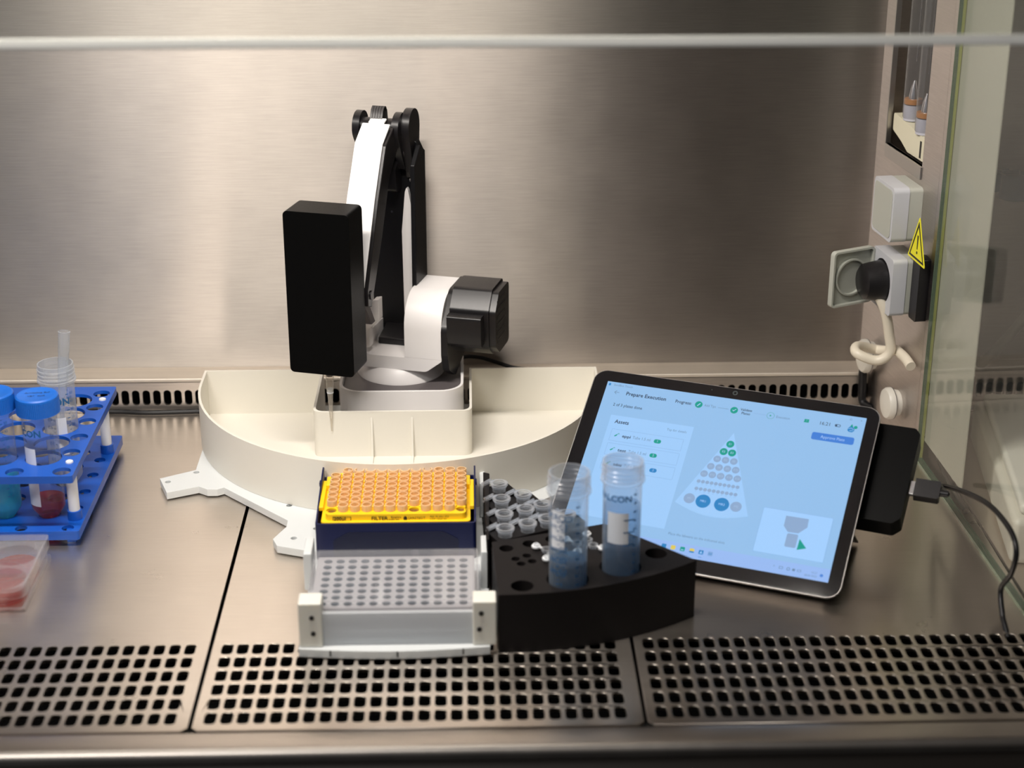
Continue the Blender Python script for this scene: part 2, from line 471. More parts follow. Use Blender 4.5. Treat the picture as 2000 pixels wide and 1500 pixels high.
# side glass
ga = math.atan2(.013, .28)
MG = Matrix.Translation((.4075, -.128, 0)) @ Matrix.Rotation(ga, 4, 'Z')
side = MB(MG).prism([(-.45, .003), (0, .003), (0, .86), (-.45, .86)], -.0028, .0028, YZ).build('window_2', M_sideglass); struct(side)
b = MB(MG).box(-.0030, .0030, -.45, 0, 0, .003).box(-.0030, .0004, .0, .0012, 0, .86)
b.build('glass_edge', M_glassedge, side)
MB(MG).box(.0004, .0030, .0, .0012, 0, .86).build('glass_edge', M_glassedge2, side)
MB(MG).box(.0035, .0045, -.105, 0, 0.02, .86).build('reflection_band', M_reflection, side)  # pale sheet painted in place of the steel panel's reflection

# ------------------------------------------------------------------ UV lamp tubes in the recess
def uv_tube(s, o, z0, label):
    r_ = empty('glass_lamp_tube', WS(s, z0, o), 0, label, 'lamp tube', 'glass lamp tubes in the wall recess')
    b = MB(); b.lathe([(.0002, .0), (.006, .001), (.0085, .005), (.0088, .012), (.0088, .44), (.004, .452), (.0002, .4525)], seg=24); b.build('glass_tube', M_lamp, r_)
    MB().lathe([(.0078, .002), (.0080, .016), (.0078, .016)], seg=24).build('base_cap', plain('lamp_cap_%g' % s, (.5, .5, .56), .3), r_)
    MB().lathe([(.0081, .017), (.0081, .0215)], seg=24).build('copper_band', M_orange, r_)
    b = MB(); b.lathe([(.0045, .0215), (.0035, .030), (.001, .038)], seg=12); b.build('glass_stem', M_metal, r_)
    b = MB(); b.lathe([(.0006, .055), (.0006, .40)], seg=6); b.build('filament_rod', M_metal, r_)
uv_tube(.052, -.0110, .288, 'rear glass lamp tube in the side wall recess')
uv_tube(.0885, -.0085, .284, 'front glass lamp tube in the side wall recess, nearer the side glass')
hold = empty('lamp_holder', WS(.066, .27, -.028), 0, 'cream plastic lamp holder under the glass tubes in the recess', 'lamp holder')
b = MB(Matrix.Translation(-Vector(WS(.066, .27, -.028))) @ MW)
b.prism(fillet([(.028, .276), (.050, .270), (.066, .264), (.106, .264), (.112, .272), (.112, .284), (.028, .292)], .003), -.024, -.0035)
b.build('holder_body', M_holder, hold, bevel=.001)
b = MB(Matrix.Translation(-Vector(WS(.066, .27, -.028))) @ MW); b.box(.0945, .0975, .266, .281, -.0035, -.0030)
b.build('holder_slot', M_ink, hold)
MB(Matrix.Translation(-Vector(WS(.066, .27, -.028))) @ MW).box(.03, .118, .240, .264, -.031, -.022).build('mounting_bracket', M_side, hold)

# ------------------------------------------------------------------ sockets on the right wall
def TW(s, z, o=0): return Matrix.Translation(Vector(WS(s, z, o)))
R_ = Matrix(((WD.x, 0, WN.x, 0), (WD.y, 0, WN.y, 0), (0, 1, 0, 0), (0, 0, 0, 1)))
up_s = empty('wall_socket', mat=TW(.0955, .2205) @ R_, label='grey wall socket with closed flap on the right steel wall, the upper one', cat='socket', group='wall sockets')
MB().prism(rrect(-.024, -.0245, .024, .0245, .004), 0, .0125).build('back_box', M_sock, up_s, bevel=.001)
MB().prism(rrect(-.0245, -.025, .0245, .025, .005), .0125, .0270).build('lid', M_sock2, up_s, bevel=.0022, bseg=3)
MB().prism(rrect(-.0215, -.022, .0215, .022, .005), .0270, .0276).build('lid_face', M_sock, up_s, bevel=.0004)
lo_s = empty('wall_socket', mat=TW(.1045, .1560) @ R_, label='grey wall socket with opened flap and black plug, the lower one on the right wall', cat='socket', group='wall sockets')
MB().prism(rrect(-.024, -.026, .024, .026, .004), 0, .0125).build('back_box', M_sock, lo_s, bevel=.001)
MB().prism(rrect(-.0245, -.0265, .0245, .0265, .004), .0125, .0260, holes=[circ(0, 0, .0205, 32)]).build('cover', M_sock2, lo_s, bevel=.0012)
MB().prism(circ(0, 0, .0205, 32), .0120, .0140).build('socket_well', M_black2, lo_s)
b = MB(Matrix.Translation((-.0235, 0, .0265)) @ Matrix.Rotation(math.radians(-72), 4, 'Y'))
b.prism(rrect(.001, -.0265, .047, .0265, .004), 0, .0016)
b.prism(rrect(.001, -.0265, .047, .0265, .004), -.004, 0, holes=[rrect(.003, -.0245, .045, .0245, .003)])
b.prism(circ(.025, 0, .0175, 32), -.0030, 0, holes=[circ(.025, 0, .0158, 32)])
b.build('lid', M_sock, lo_s, bevel=.0004)

plug = empty('power_plug', mat=TW(.1045, .1560, .0142) @ R_, label='black power plug with cream cable in the open wall socket', cat='plug')
b = MB(); b.lathe([(.0188, 0), (.0190, .012), (.0175, .022), (.0160, .029), (.012, .0320), (.0002, .0325)], seg=32)
b.build('plug_body', M_black2, plug)
b = MB(Matrix.Translation((.004, -.002, .0160)) @ Matrix.Rotation(math.radians(62), 4, 'X')); b.lathe([(.0100, 0), (.0095, .010), (.0065, .0130)], seg=20); b.build('cable_collar', M_black2, plug)
CP = [(.1090, .1560, .0330), (.1120, .1470, .0320), (.1140, .1370, .0270), (.1140, .1240, .0220), (.1130, .1080, .0180), (.1120, .0888, .0151), (.108, .0799, .0256), (.100, .0849, .0418), (.085, .0860, .0360), (.074, .0775, .0150), (.085, .0800, .0080), (.100, .0866, .0060), (.125, .0876, .0055), (.140, .0850, .0055)]
inv = (TW(.1045, .1560, .0142) @ R_).inverted()
MB().tube([tuple(inv @ Vector(WS(*c))) for c in CP], .0046, 14, sub=8).build('power_cable', M_cream, plug)

def grommet(s, z, r, label):
    g = empty('cable_grommet', mat=TW(s, z) @ R_, label=label, cat='grommet', group='round white grommets on the right wall')
    b = MB(); b.lathe([(r * .8, 0), (r * .85, .003), (r * .85, .006), (r, .0063), (r, .0100), (r * .9, .0125), (r * .3, .0140), (.0002, .0142)], seg=32)
    b.build('disc', plain('grommet_plastic_%g' % s, (.62, .60, .54), .4), g)
    b = MB(); b.lathe([(r * .9, .0062), (r * 1.01, .0062), (r * 1.01, .0068), (r * .9, .0068)], seg=32); b.build('seal_ring', M_gray, g)
grommet(.0360, .0560, .0165, 'round white cable grommet on the right wall behind the cream cable loop')
grommet(.1050, .0350, .0150, 'round white grommet low on the right wall, in front of the air slots')

sb_ = empty('switch_box', mat=TW(.1410, .1600) @ R_, label='small black box on the right wall between the lower socket and the side glass', cat='switch box')
MB().prism(rrect(-.007, -.029, .009, .029, .002), 0, .0100).build('box_body', M_black2, sb_, bevel=.001)
sg = empty('warning_sticker', mat=TW(.1434, .1980, .0106) @ R_, label='yellow triangular warning sticker with exclamation mark beside the sockets', cat='sticker')
tri = fillet([(-.0210, -.0125), (.0190, -.0135), (-.001, .0285)], .0015)
MB().prism(tri, 0, .0004).build('sticker_face', M_yellowsign, sg)
t2 = [(-.0175, -.0105), (.0155, -.0113), (-.001, .0235)]; t3 = [(-.0150, -.0088), (.0130, -.0095), (-.001, .0190)]
b = MB(); b.prism(t2, .0004, .0006, holes=[t3])
b.prism([(-.0022, .011), (.0004, .011), (-.0002, -.0015), (-.0016, -.0015)], .0004, .0006)
b.prism(circ(-.0009, -.0045, .0013, 12), .0004, .0006)
b.build('warning_symbol', M_ink, sg)

bc = MB().tube([(.3800, .0015, .050), (.3808, -.0010, .042), (.3815, -.0015, .025), (.382, -.002, .010), (.384, -.006, .0050), (.390, -.016, .0040)], .0042, 12)
tag(bc.build('cable', M_black), 'thick black cable hanging down over the slots in the right back corner', 'cable')

# things behind the side glass
eb = empty('equipment_box', (.535, -.19, 0), 0, 'cream equipment box standing beyond the side glass', 'box')
b = MB(); b.prism([(-.105, -.14), (.12, -.16), (.14, .10), (-.068, .11)], .0, .040)
b.build('box_body', plain('cream_equipment', (.62, .60, .52), .4), eb, bevel=.006, bseg=3)
b = MB(); b.prism([(-.098, -.132), (.115, -.15), (.133, .092), (-.062, .102)], .040, .050)
b.build('lid', plain('cream_equipment_lid', (.70, .69, .62), .35), eb, bevel=.004, bseg=3)
MB().tube([(.420, -.240, .004), (.421, -.180, .005), (.425, -.130, .006), (.440, -.080, .010), (.470, -.042, .012), (.52, -.030, .014), (.62, -.028, .014)], .0028, 10).build('cable', M_black)
tag(bpy.data.objects['cable.001'], 'thin black cable curving behind the side glass round the cream box', 'cable')
tag(MB().tube([(.500, .016, .036), (.510, .005, .055), (.520, -.004, .075), (.537, -.01, .105), (.565, -.012, .150)], .0050, 12).build('hose', clear('clear_hose', (.9, .88, .85), body=.45, bcol=(.6, .56, .5), rough=.2)), 'pale translucent hose rising along the back wall beyond the side glass', 'hose')
cl = empty('holder_clip', (.512, .030, .222), 0, 'dark teal C shaped holder clip on the back wall beyond the side glass', 'clip')
b = MB(Matrix.Translation((0, -.024, 0))); b.lathe([(.013, -.012), (.013, .010), (.016, .011), (.016, -.013), (.013, -.012)], seg=24, a0=100, a1=400); b.build('clip_ring', M_teal, cl)
b = MB(Matrix.Translation((-.016, -.020, 0))); b.box(-.004, .020, -.002, .004, .008, .012); b.box(-.006, .0, -.012, .004, -.006, .012); b.build('clip_arm', M_teal, cl, bevel=.0012)
MB().box(-.01, .02, -.011, 0, -.006, .006).build('mounting_foot', M_teal, cl, bevel=.001)

tag(MB().tube([(-.375, .0005, .003), (-.340, -.001, .003), (-.315, -.004, .003), (-.292, -.0035, .003), (-.262, -.002, .003), (-.235, -.004, .003)], .0026, 10).build('cable', M_black),
    'black cable lying along the slots between the blue rack and the white tray', 'cable')
tag(MB().tube([(-.020, .004, .050), (-.0065, .016, .0500), (.010, .019, .048), (.028, .018, .0425), (.045, .014, .0385), (.07, .010, .0375)], .0020, 10).build('cable', M_black),
    'thin black cable behind the robot arm, running over the ledge', 'cable')

# ------------------------------------------------------------------ catch tray and mounting plate
TCX, TCY, TR = -.0655, -.0585, .185
def trayoutline(i):
    """outline inset by i"""
    R = TR - i; yb = -.026 - i
    L = []
    a0 = -math.degrees(math.acos(-1)) 
    for k in range(49):
        a = math.radians(180 + 180 * k / 48)
        L.append((TCX + R * math.cos(a), TCY + R * math.sin(a)))
    nl, nr, nf = -.1385 - i, -.0010 + i, -.1280 - i
    L += [(TCX + R, yb)]
    L += [(nr, yb)] + fillet3((nr, yb), (nr, nf), (nl, nf), .009) + fillet3((nr, nf), (nl, nf), (nl, yb), .009) + [(nl, yb)]
    L += [(TCX - R, yb)]
    return L
def fillet3(a, p, b, r, seg=5):
    a, p, b = Vector(a), Vector(p), Vector(b)
    p1 = p + (a - p).normalized() * r; p2 = p + (b - p).normalized() * r
    return [tuple(p1 * (1 - k / seg) ** 2 + p * 2 * (k / seg) * (1 - k / seg) + p2 * (k / seg) ** 2) for k in range(seg + 1)]
tr_ = empty('catch_tray', (0, 0, 0), 0, 'large cream white half-round tray around the robot arm', 'tray')
b = MB(); b.prism(trayoutline(0), .0082, .055, holes=[trayoutline(.0022)])
b.prism(trayoutline(.0010), .0084, .0112)
b.build('tray_shell', M_tray, tr_, ang=30)
b = MB()
for x in (-.0885, -.0525):
    b = MB(); b.prism([(-.1300, .0111), (-.236, .0111), (-.236, .0122), (-.1340, .0126), (-.1306, .048), (-.1300, .050)], x - .0012, x + .0012, YZ)
    b.build('ridge', M_tray, tr_, bevel=.0006)

half = [(-.245, -.080), (-.2448, -.148), (-.2738, -.1650), (-.2632, -.1942), (-.2373, -.1823), (-.2290, -.1885), (-.2205, -.1885), (-.2150, -.1850), (-.1535, -.2505), (-.1535, -.2620), (-.1625, -.2840), (-.1580, -.2960), (-.1340, -.3050), (-.126, -.315)]
mirr = [(-.131 - x, y) for x, y in reversed(half)]
plate = half + [(-.126, -.4585)] + [(-.126 + .143 * k / 12, -.4585 - .0050 * math.sin(math.pi * k / 12)) for k in range(1, 12)] + [(.017, -.4585)] + mirr[:-1] + [(.114, -.08), (.05, -.0), (-.18, -.0)]
plate = [p for p in plate]
# keep the right half clear of the black tube rack
plate = half + [(-.126, -.4585)] + [(-.126 + .139 * k / 12, -.4585 - .0050 * math.sin(math.pi * k / 12)) for k in range(1, 12)] + [(.0125, -.4585), (.0125, -.3700), (.0085, -.245), (.030, -.244), (.080, -.200), (.105, -.150), (.112, -.100), (.05, -.002), (-.18, -.002)]
pl_ = empty('mounting_plate', (-.065, -.2, 0), 0, 'milky white base plate with drilled arms under the half-round tray', 'plate')
hl = [(-.2656, -.1722), (-.2435, -.1530), (-.1285, -.2660), (-.1455, -.2830), (-.155, -.222)]
b = MB(Matrix.Translation((.065, .2, 0)))
b.prism(plate, .0015, .0080, holes=[circ(x, y, .0026, 12) for x, y in hl])
b.build('plate_body', M_acetal, pl_, bevel=.0008)
b = MB(Matrix.Translation((.065, .2, 0)))
for x, y in [(-.235, -.10), (-.2235, -.170), (-.135, -.285), (-.03, -.06), (.09, -.12), (-.11, -.44), (0, -.44)]:
    b = MB(Matrix.Translation((.065, .2, 0))); b.lathe([(.004, 0), (.004, .0016)], x, y, 12); b.build('foot_pad', M_gray, pl_)

# ------------------------------------------------------------------ robot arm
RB = Vector((-.065, -.036, 0))
robot = empty('robot_arm', RB, 0, 'white and black desktop robot arm standing in the half-round tray', 'robot arm')
RT = Matrix.Rotation(math.radians(-16), 4, 'Z')
def A(): return MB(RT)          # local x = r (right), y = -f (back), z up
FZ = lambda a, b, h: (h, -a, b)     # profile (f, z), extruded along r
RZ = lambda a, b, h: (a, -h, b)     # profile (r, z), extruded along f
o_ = rrect(-.0542, -.0730, .0587, .0350, .021, 8); i_ = rrect(-.0517, -.0705, .0562, .0325, .0188, 8)
MB().prism(o_, .0080, .0655, holes=[i_]).build('base_housing', M_white, robot, bevel=.0006)
MB().prism(rrect(-.0514, -.0702, .0559, .0322, .0185, 8), .020, .0580).build('base_top', M_gray, robot)
b = A(); b.lathe([(.0405, .0580), (.0402, .0600), (.0345, .0705), (.0335, .0712)], seg=64); b.build('turntable', M_white, robot, ang=50)
b = A()
b.prism(fillet([(-.0285, .0712), (.0350, .0712), (.0497, .0825), (.0497, .0838), (.0150, .0838), (.0145, .0837), (.0105, .0835), (-.0205, .0835), (-.0240, .0865), (-.0240, .100), (-.0285, .100)], [0, .008, .004, 0, 0, 0, .001, .003, .002, 0, 0], 4), -.033, .0325, RZ)
b.build('turret_cradle', M_white, robot, bevel=.0003, bseg=2)
hp = [(-.033, .0838), (.0325, .0838)] + [(.0325, .110)] + [(.0325 - .030 * (1 - math.cos(math.radians(t))), .1125 + .030 * math.sin(math.radians(t))) for t in range(0, 91, 10)] + [(-.033, .1425)]
A().prism(hp, .0145, .0500, FZ).build('shoulder_housing', M_white, robot, bevel=.0006, bseg=2)
A().prism([(-.0285, .090), (-.0190, .090), (-.0190, .1075), (-.0091, .1175), (-.0091, .1375), (-.0145, .1365), (-.0234, .1240), (-.0262, .1465), (-.0285, .1465)], .0215, .0318, RZ).build('left_bracket', M_white, robot, bevel=.0007)
fl = fillet([(-.036, .080), (.010, .062), (.030, .074), (.035, .090), (.035, .115), (.008, .1445), (-.036, .1445)], [.006, .006, .008, .006, .012, .012, .006], 5)
A().prism(fl, .0502, .0565, FZ).build('motor_flange', M_black2, robot, bevel=.0012)
mp_ = fillet([(-.026, .086), (.010, .086), (.024, .096), (.026, .132), (.012, .1490), (-.026, .1490)], .006, 4)
A().prism(mp_, .0560, .0925, FZ).build('motor_body', M_black2, robot, bevel=.001)
mp2 = [(p[0] * .93 , .1175 + (p[1] - .1175) * .93) for p in mp_]
mc = A().prism(mp2, .0925, .0985, FZ).build('motor_cap', M_black2, robot, bevel=.0035, bseg=3)
b = A()
for k in range(6):
    z = .100 + .0075 * k
    b.box(.0984, .0988, -.018, .010, z, z + .003)
b.build('vent_slot', M_ink, mc)
A().prism(fillet([(.010, .1005), (.0345, .1005), (.0365, .1290), (.010, .1290)], .003, 4), .0560, .0880, FZ).build('motor_connector_cover', M_black2, robot, bevel=.001)
# lower arm
A().prism([(-.0330, .084), (.0040, .084), (.0040, .125), (.0165, .135), (.0172, .262), (.0125, .272), (-.010, .2860), (-.030, .278), (-.0330, .262)], -.032, -.022, RZ).build('lower_arm', M_black, robot, bevel=.001)
A().prism([(-.034, .130), (-.0, .130), (-.002, .255), (-.020, .270), (-.034, .262)], .0125, .0170, FZ).build('lower_arm_side', M_black, robot, bevel=.001)
A().prism(fillet([(-.038, .0835), (.004, .0835), (.004, .0900), (-.020, .096), (-.038, .096)], .002), -.020, .0135, FZ).build('lower_arm_foot', M_black2, robot, bevel=.001)
A().prism(fillet([(.0005, .100), (-.0002, .190), (.0035, .2270), (.0052, .2320), (.0068, .2280), (.0128, .195), (.0132, .100)], [0, .002, .001, .001, .001, .003, 0], 3), -.0180, -.0130, RZ).build('white_blade', M_white, robot, bevel=.0012)
A().prism(circ(-.012, .2050, .0012, 10), -.0219, -.0212, RZ).build('bolt', M_metal, robot)
A().prism(circ(.0125, .2460, .0014, 10), .0171, .0174, FZ).build('bolt', M_metal, robot)
# elbow
def tear(c1, r1, c2, r2, n=14):
    d = Vector(c2) - Vector(c1); L = d.length; th = math.atan2(d.y, d.x); al = math.acos((r1 - r2) / L)
    pts = []
    for k in range(n + 1):
        a = th + al + (2 * math.pi - 2 * al) * k / n; pts.append((c1[0] + r1 * math.cos(a), c1[1] + r1 * math.sin(a)))
    for k in range(n + 1):
        a = th - al + 2 * al * k / n; pts.append((c2[0] + r2 * math.cos(a), c2[1] + r2 * math.sin(a)))
    return pts
A().prism(tear((-.012, .2855), .0150, (-.020, .252), .0065), -.0030, .0035, FZ).build('elbow_cheek', M_black2, robot, bevel=.0012)
A().prism(tear((-.022, .286), .0165, (-.026, .243), .0070), .0035, .0110, FZ).build('elbow_cheek', M_black2, robot, bevel=.0012)
A().prism(tear((-.012, .2865), .0140, (-.020, .264), .0060), -.0400, -.0335, FZ).build('elbow_cheek', M_black2, robot, bevel=.0012)
A().prism(circ(-.010, .2865, .0085, 24), -.0336, -.0028, FZ).build('elbow_shaft', M_black2, robot)
A().prism(circ(-.018, .2650, .0065, 20), -.020, .0040, FZ).build('linkage_shaft', M_gray, robot)
A().prism(fillet([(-.030, .228), (-.006, .228), (-.004, .250), (-.012, .257), (-.030, .257)], .004), -.0240, -.0020, FZ).build('elbow_bearing_block', M_black2, robot, bevel=.001)
# ribbon cable
b = A()
for k in range(5):
    r0 = -.0240 + .0024 * k
    path = [(.0000, .2920), (-.003, .2985), (-.006, .3035), (-.0100, .3060), (-.0140, .3050), (-.0170, .3010), (-.0180, .2940), (-.019, .286)]
    outer = path; inner = [(f_ - .0010 * (1 if i < 4 else -1) * (1 if i != 3 else 0), z_ - .0010) for i, (f_, z_) in enumerate(path)]
    b.prism(outer + inner[::-1], r0, r0 + .0020, FZ)
b.build('ribbon_cable', plain('ribbon_rubber', (.045, .042, .042), .4), robot)
# upper arm (comes down towards the viewer)
front = [(.0020, .2935), (.0250, .2790), (.0500, .2360), (.0860, .1640)]
A().prism([(.0020, .2900)] + front[1:] + [(.0860, .1500), (.0760, .1460), (.0420, .2010), (.0180, .2480), (-.008, .2700), (-.012, .2860)], -.0285, .0000, FZ).build('upper_arm', M_black2, robot, bevel=.001)
def off(p, q, d):
    v = Vector((q[0] - p[0], q[1] - p[1])).normalized(); return (v.y * -d, v.x * d)
cov = [(.0040, .2935), (.0262, .2805), (.0518, .2368), (.0878, .1648)]
cb = [(.0030, .2915), (.0248, .2793), (.0500, .2362), (.0860, .1642)]
b = A(); b.prism(cov + cb[::-1], -.0290, -.0030, FZ)
b.prism([(-.004, .2965), (.004, .2945), (.004, .2925), (-.004, .2945)], -.0235, -.0085, FZ)
b.build('upper_arm_cover', plain('bright_white_plastic', (.90, .90, .90), .35), robot, bevel=.0008)
A().prism([(.070, .1650), (.082, .1650), (.046, .1180), (.036, .1180)], -.0235, -.0110, FZ).build('parallel_link', M_gray, robot, bevel=.001)
A().prism(circ(.078, .158, .0040, 16), -.0300, .0012, FZ).build('wrist_bolt', M_black2, robot)
A().box(-.0240, -.0060, -.0890, -.0720, .1500, .1720).build('wrist_mount', M_black, robot, bevel=.001)
# pipetting head
A().prism(rrect(-.0612, .0967, -.0020, .2430, .0040, 4), .0885, .1225, RZ).build('pipetting_head', M_blackcase, robot, bevel=.0022, bseg=3)
b = A(); b.lathe([(.0046, .0972), (.0046, .0935), (.0030, .0930), (.0028, .0900), (.0002, .0899)], -.0305, -.1080, 20); b.build('tip_nozzle', M_gray, robot)
TP = RB + RT.to_3x3() @ Vector((-.0305, -.1080, 0))

def tip_mesh(bm, cx=0, cy=0, z0=0.0, s=1.0, seg=16, top=.0):
    bm._cap = False
    bm.lathe([(.0036, 0), (.0037, -.006), (.0033, -.0065), (.0031, -.017), (.0024, -.022), (.0014, -.042), (.0006, -.0565)], cx, cy, seg)
    return bm
b = MB(); tip_mesh(b)
b.lathe([(.0030, -.0195), (.0029, -.0155)], seg=12, m=1)
tt = b.build('pipette_tip', [M_tip2, M_label], loc=(TP.x, TP.y, .0935), recalc=False)
tag(tt, 'clear pipette tip fitted under the black pipetting head of the robot', 'pipette tip')

# ------------------------------------------------------------------ labware nest on the plate
nest = empty('labware_nest', (-.055, -.40, .008), 0, 'milky white front frame with screwed corner blocks holding the well plate', 'labware holder')
NT = Matrix.Translation((.055, .40, -.008))
b = MB(NT)
b.prism([(-.1090, .008), (.0005, .008), (.0005, .0345), (-.1090, .0345)], -.4545, -.4505, XZ).build('front_board', M_frost, nest, bevel=.0005)
for sx, pts, hs in ((-1, [(-.1255, -.457), (-.1085, -.457), (-.1085, -.4400), (-.1255, -.4400)], [(-.1157, .0325), (-.1150, .0195)]), (1, [(.0000, -.457), (.0172, -.457), (.0172, -.4400), (.0000, -.4400)], [(.0062, .0345), (.0048, .0215)])):
    c_ = MB(NT).prism(pts, .0080, .0440).build('corner_block', M_acetal2, nest, bevel=.0012)
    for hx, hz in hs:
        MB(NT).prism(circ(hx, hz, .0018, 14), -.4578, -.4565, XZ).build('screw', M_ink, c_)
MB(NT).prism([(.0068, -.372), (.0123, -.372), (.0123, -.344), (.0068, -.344)], .0080, .040).build('rear_post', M_acetal, nest, bevel=.001)
MB(NT).prism([(-.1290, -.372), (-.1225, -.372), (-.1225, -.344), (-.1290, -.344)], .0080, .040).build('rear_post', M_acetal, nest, bevel=.001)
MB(NT).prism([(.0068, -.250), (.0115, -.250), (.0115, -.225), (.0068, -.225)], .0080, .040).build('rear_post', M_acetal, nest, bevel=.001)
b = MB(NT).box(-.1200, .0060, -.4480, -.3450, .0082, .0150); b.build('support_tray', M_frost, nest, bevel=.0005)
for x in (-.1030, -.0545, -.0070):
    yy = -.4585 - .0050 * math.sin(math.pi * (x + .126) / .139)
    MB(Matrix.Translation((.065, .2, 0))).box(x - .0006, x + .0006, yy - .0002, yy + .0008, .0030, .0075).build('index_mark', M_ink, pl_)

# 96-well plate with lid
P96 = (-.0583, -.4020)
wp = empty('well_plate', (P96[0], P96[1], .0150), 0, 'clear 96-well plate with lid in front of the yellow tip box', 'well plate')
PT = 0.0094
cols = [(-5.5 + i) * PT for i in range(12)]; rows = [(-3.5 + j) * PT for j in range(8)]
out = fillet([(-.0600, -.0400), (.0600, -.0400), (.0600, .0400), (-.0600, .0400)], [.006, .006, .002, .002], 3)
b = MB(); b.prism(out, .0150, .0165, holes=[circ(x, y, .0034, 14) for x in cols for y in rows], m=0)
b.prism(out, .0, .0150, holes=[[(p[0] * .975, p[1] * .965) for p in out]], caps=True)
b.prism([(-.0615, -.0415), (.0615, -.0415), (.0615, .0415), (-.0615, .0415)], 0, .0022, holes=[[(-.0590, -.0385), (.0590, -.0385), (.0590, .0385), (-.0590, .0385)]])
b.build('plate_frame', clear('white_polystyrene', (.95, .95, .95), body=.62, bcol=(.84, .82, .84), rough=.15, edge=.2), wp, bevel=0)
b = MB(); b._cap = False
for x in cols:
    for y in rows: b.lathe([(.0034, .0160), (.0030, .0020), (.0002, .0018)], x, y, 14)
b.build('wells', clear('well_plastic', (.70, .76, .82), body=.45, bcol=(.22, .28, .34), rough=.1, edge=.4), wp)
b = MB(); 
for i, x in enumerate(cols[:3]):
    for j, y in enumerate(rows[:7]):
        if (i == 2 and j < 4): continue
        b.lathe([(.0029, .0100), (.0002, .0100)], x, y, 14)
b.build('well_liquid', clear('teal_liquid', (.4, .8, .8), body=.35, bcol=(.1, .42, .45), rough=.1), wp)
lo = fillet([(-.0628, -.0425), (.0628, -.0425), (.0628, .0425), (-.0628, .0425)], [.002, .008, .002, .002], 3)
li = [(p[0] * .985, p[1] * .978) for p in lo]
b = MB(); b.prism(lo, .0105, .0205, holes=[li]); b.prism(lo, .0205, .0216)
b.prism([(p[0] * .95, p[1] * .93) for p in lo], .0216, .0221, holes=[[(p[0] * .935, p[1] * .91) for p in lo]])
b.build('lid', M_ps, wp)

# ------------------------------------------------------------------ tip box with tips
BX0, BX1, BY0, BY1 = -.1238, .0035, -.3225, -.2330
tb = empty('tip_box', (-.060, -.278, .0080), 0, 'navy blue tip box with yellow rack behind the well plate', 'tip box')
BT = Matrix.Translation((.060, .278, -.0080))
MB(BT).prism(rrect(BX0, BY0, BX1, BY1, .003), .0080, .0400, holes=[rrect(BX0 + .0016, BY0 + .0016, BX1 - .0016, BY1 - .0016, .002)]).prism(rrect(BX0 + .001, BY0 + .001, BX1 - .001, BY1 - .001, .002), .0080, .0100).build('box_body', M_navy, tb, bevel=.0006)
b = MB(BT)
for x, x2 in ((BX0, BX0 - .001), (BX1 - .0014, BX1)):
    b = MB(BT).box(x2, x2 + .001, -.262, -.256, .044, .0475); b.prism([(BY0 + .008, .040), (BY0 + .030, .0435), (BY1 - .012, .0500), (BY1 - .003, .0500), (BY1 - .003, .040)], x, x + .0014, YZ)
    b.build('side_wall', M_navy, tb, bevel=.0004)
b = MB(BT); b.prism(rrect(BX0 + .012, BY0 - .0004, BX1 - .012, BY0, .001), .013, .031); 
MB(BT).prism(fillet([(BX0 + .014, .010), (BX0 + .014, .026), (BX0 + .026, .033), (BX1 - .026, .033), (BX1 - .014, .026), (BX1 - .014, .010)], .004), BY0 - .0004, BY0 + .0002, XZ).build('front_recess', plain('navy_dark_plastic', (.003, .005, .03), .4), tb)
TX = -.0598; TY0 = -.3095; TP_ = .0094
b = MB(BT)
fx0, fx1 = BX0 + .0045, BX1 - .0045
b.prism(rrect(fx0, BY0 + .0020, fx1, BY1 - .004, .003), .0385, .0405, holes=[rrect(fx0 + .0055, BY0 + .0075, fx1 - .0055, BY1 - .0095, .003)])
b.build('rack_flange', M_yellow, tb, bevel=.0004)
ux0, ux1, uy0, uy1 = fx0 + .0035, fx1 - .0035, BY0 + .0052, BY1 - .0065
tipxy = [(TX + (-5.5 + i) * TP_, TY0 + j * TP_, i, j) for i in range(12) for j in range(8)]
missing = {(0, 0), (7, 0), (11, 0), (0, 7)}
b = MB(BT); b.prism(rrect(ux0, uy0, ux1, uy1, .004), .0440, .0458, holes=[circ(x, y, .0042, 16) for x, y, i, j in tipxy])
b.prism(rrect(ux0, uy0, ux1, uy1, .004), .0400, .0441, holes=[rrect(ux0 + .0015, uy0 + .0015, ux1 - .0015, uy1 - .0015, .003)])
for x, y, i, j in tipxy:
    if i < 11: b.lathe([(.0011, .0458), (.0011, .0470), (.0006, .0474)], x + TP_ / 2, y + TP_ / 2 if j < 7 else y, 8)
b.build('rack_top', M_yellow, tb)
b = MB(BT)
for sx in (-1, 1):
    b = MB(BT)
    xx = ux0 - .0035 if sx < 0 else ux1
    b.box(xx, xx + .0035, -.262, -.245, .0405, .0455); b.box(xx + (-.003 if sx < 0 else .003), xx + .0035 + (-.003 if sx < 0 else .003), -.300, -.250, .0405, .0440)
    b.build('side_latch', M_yellow, tb, bevel=.0005)
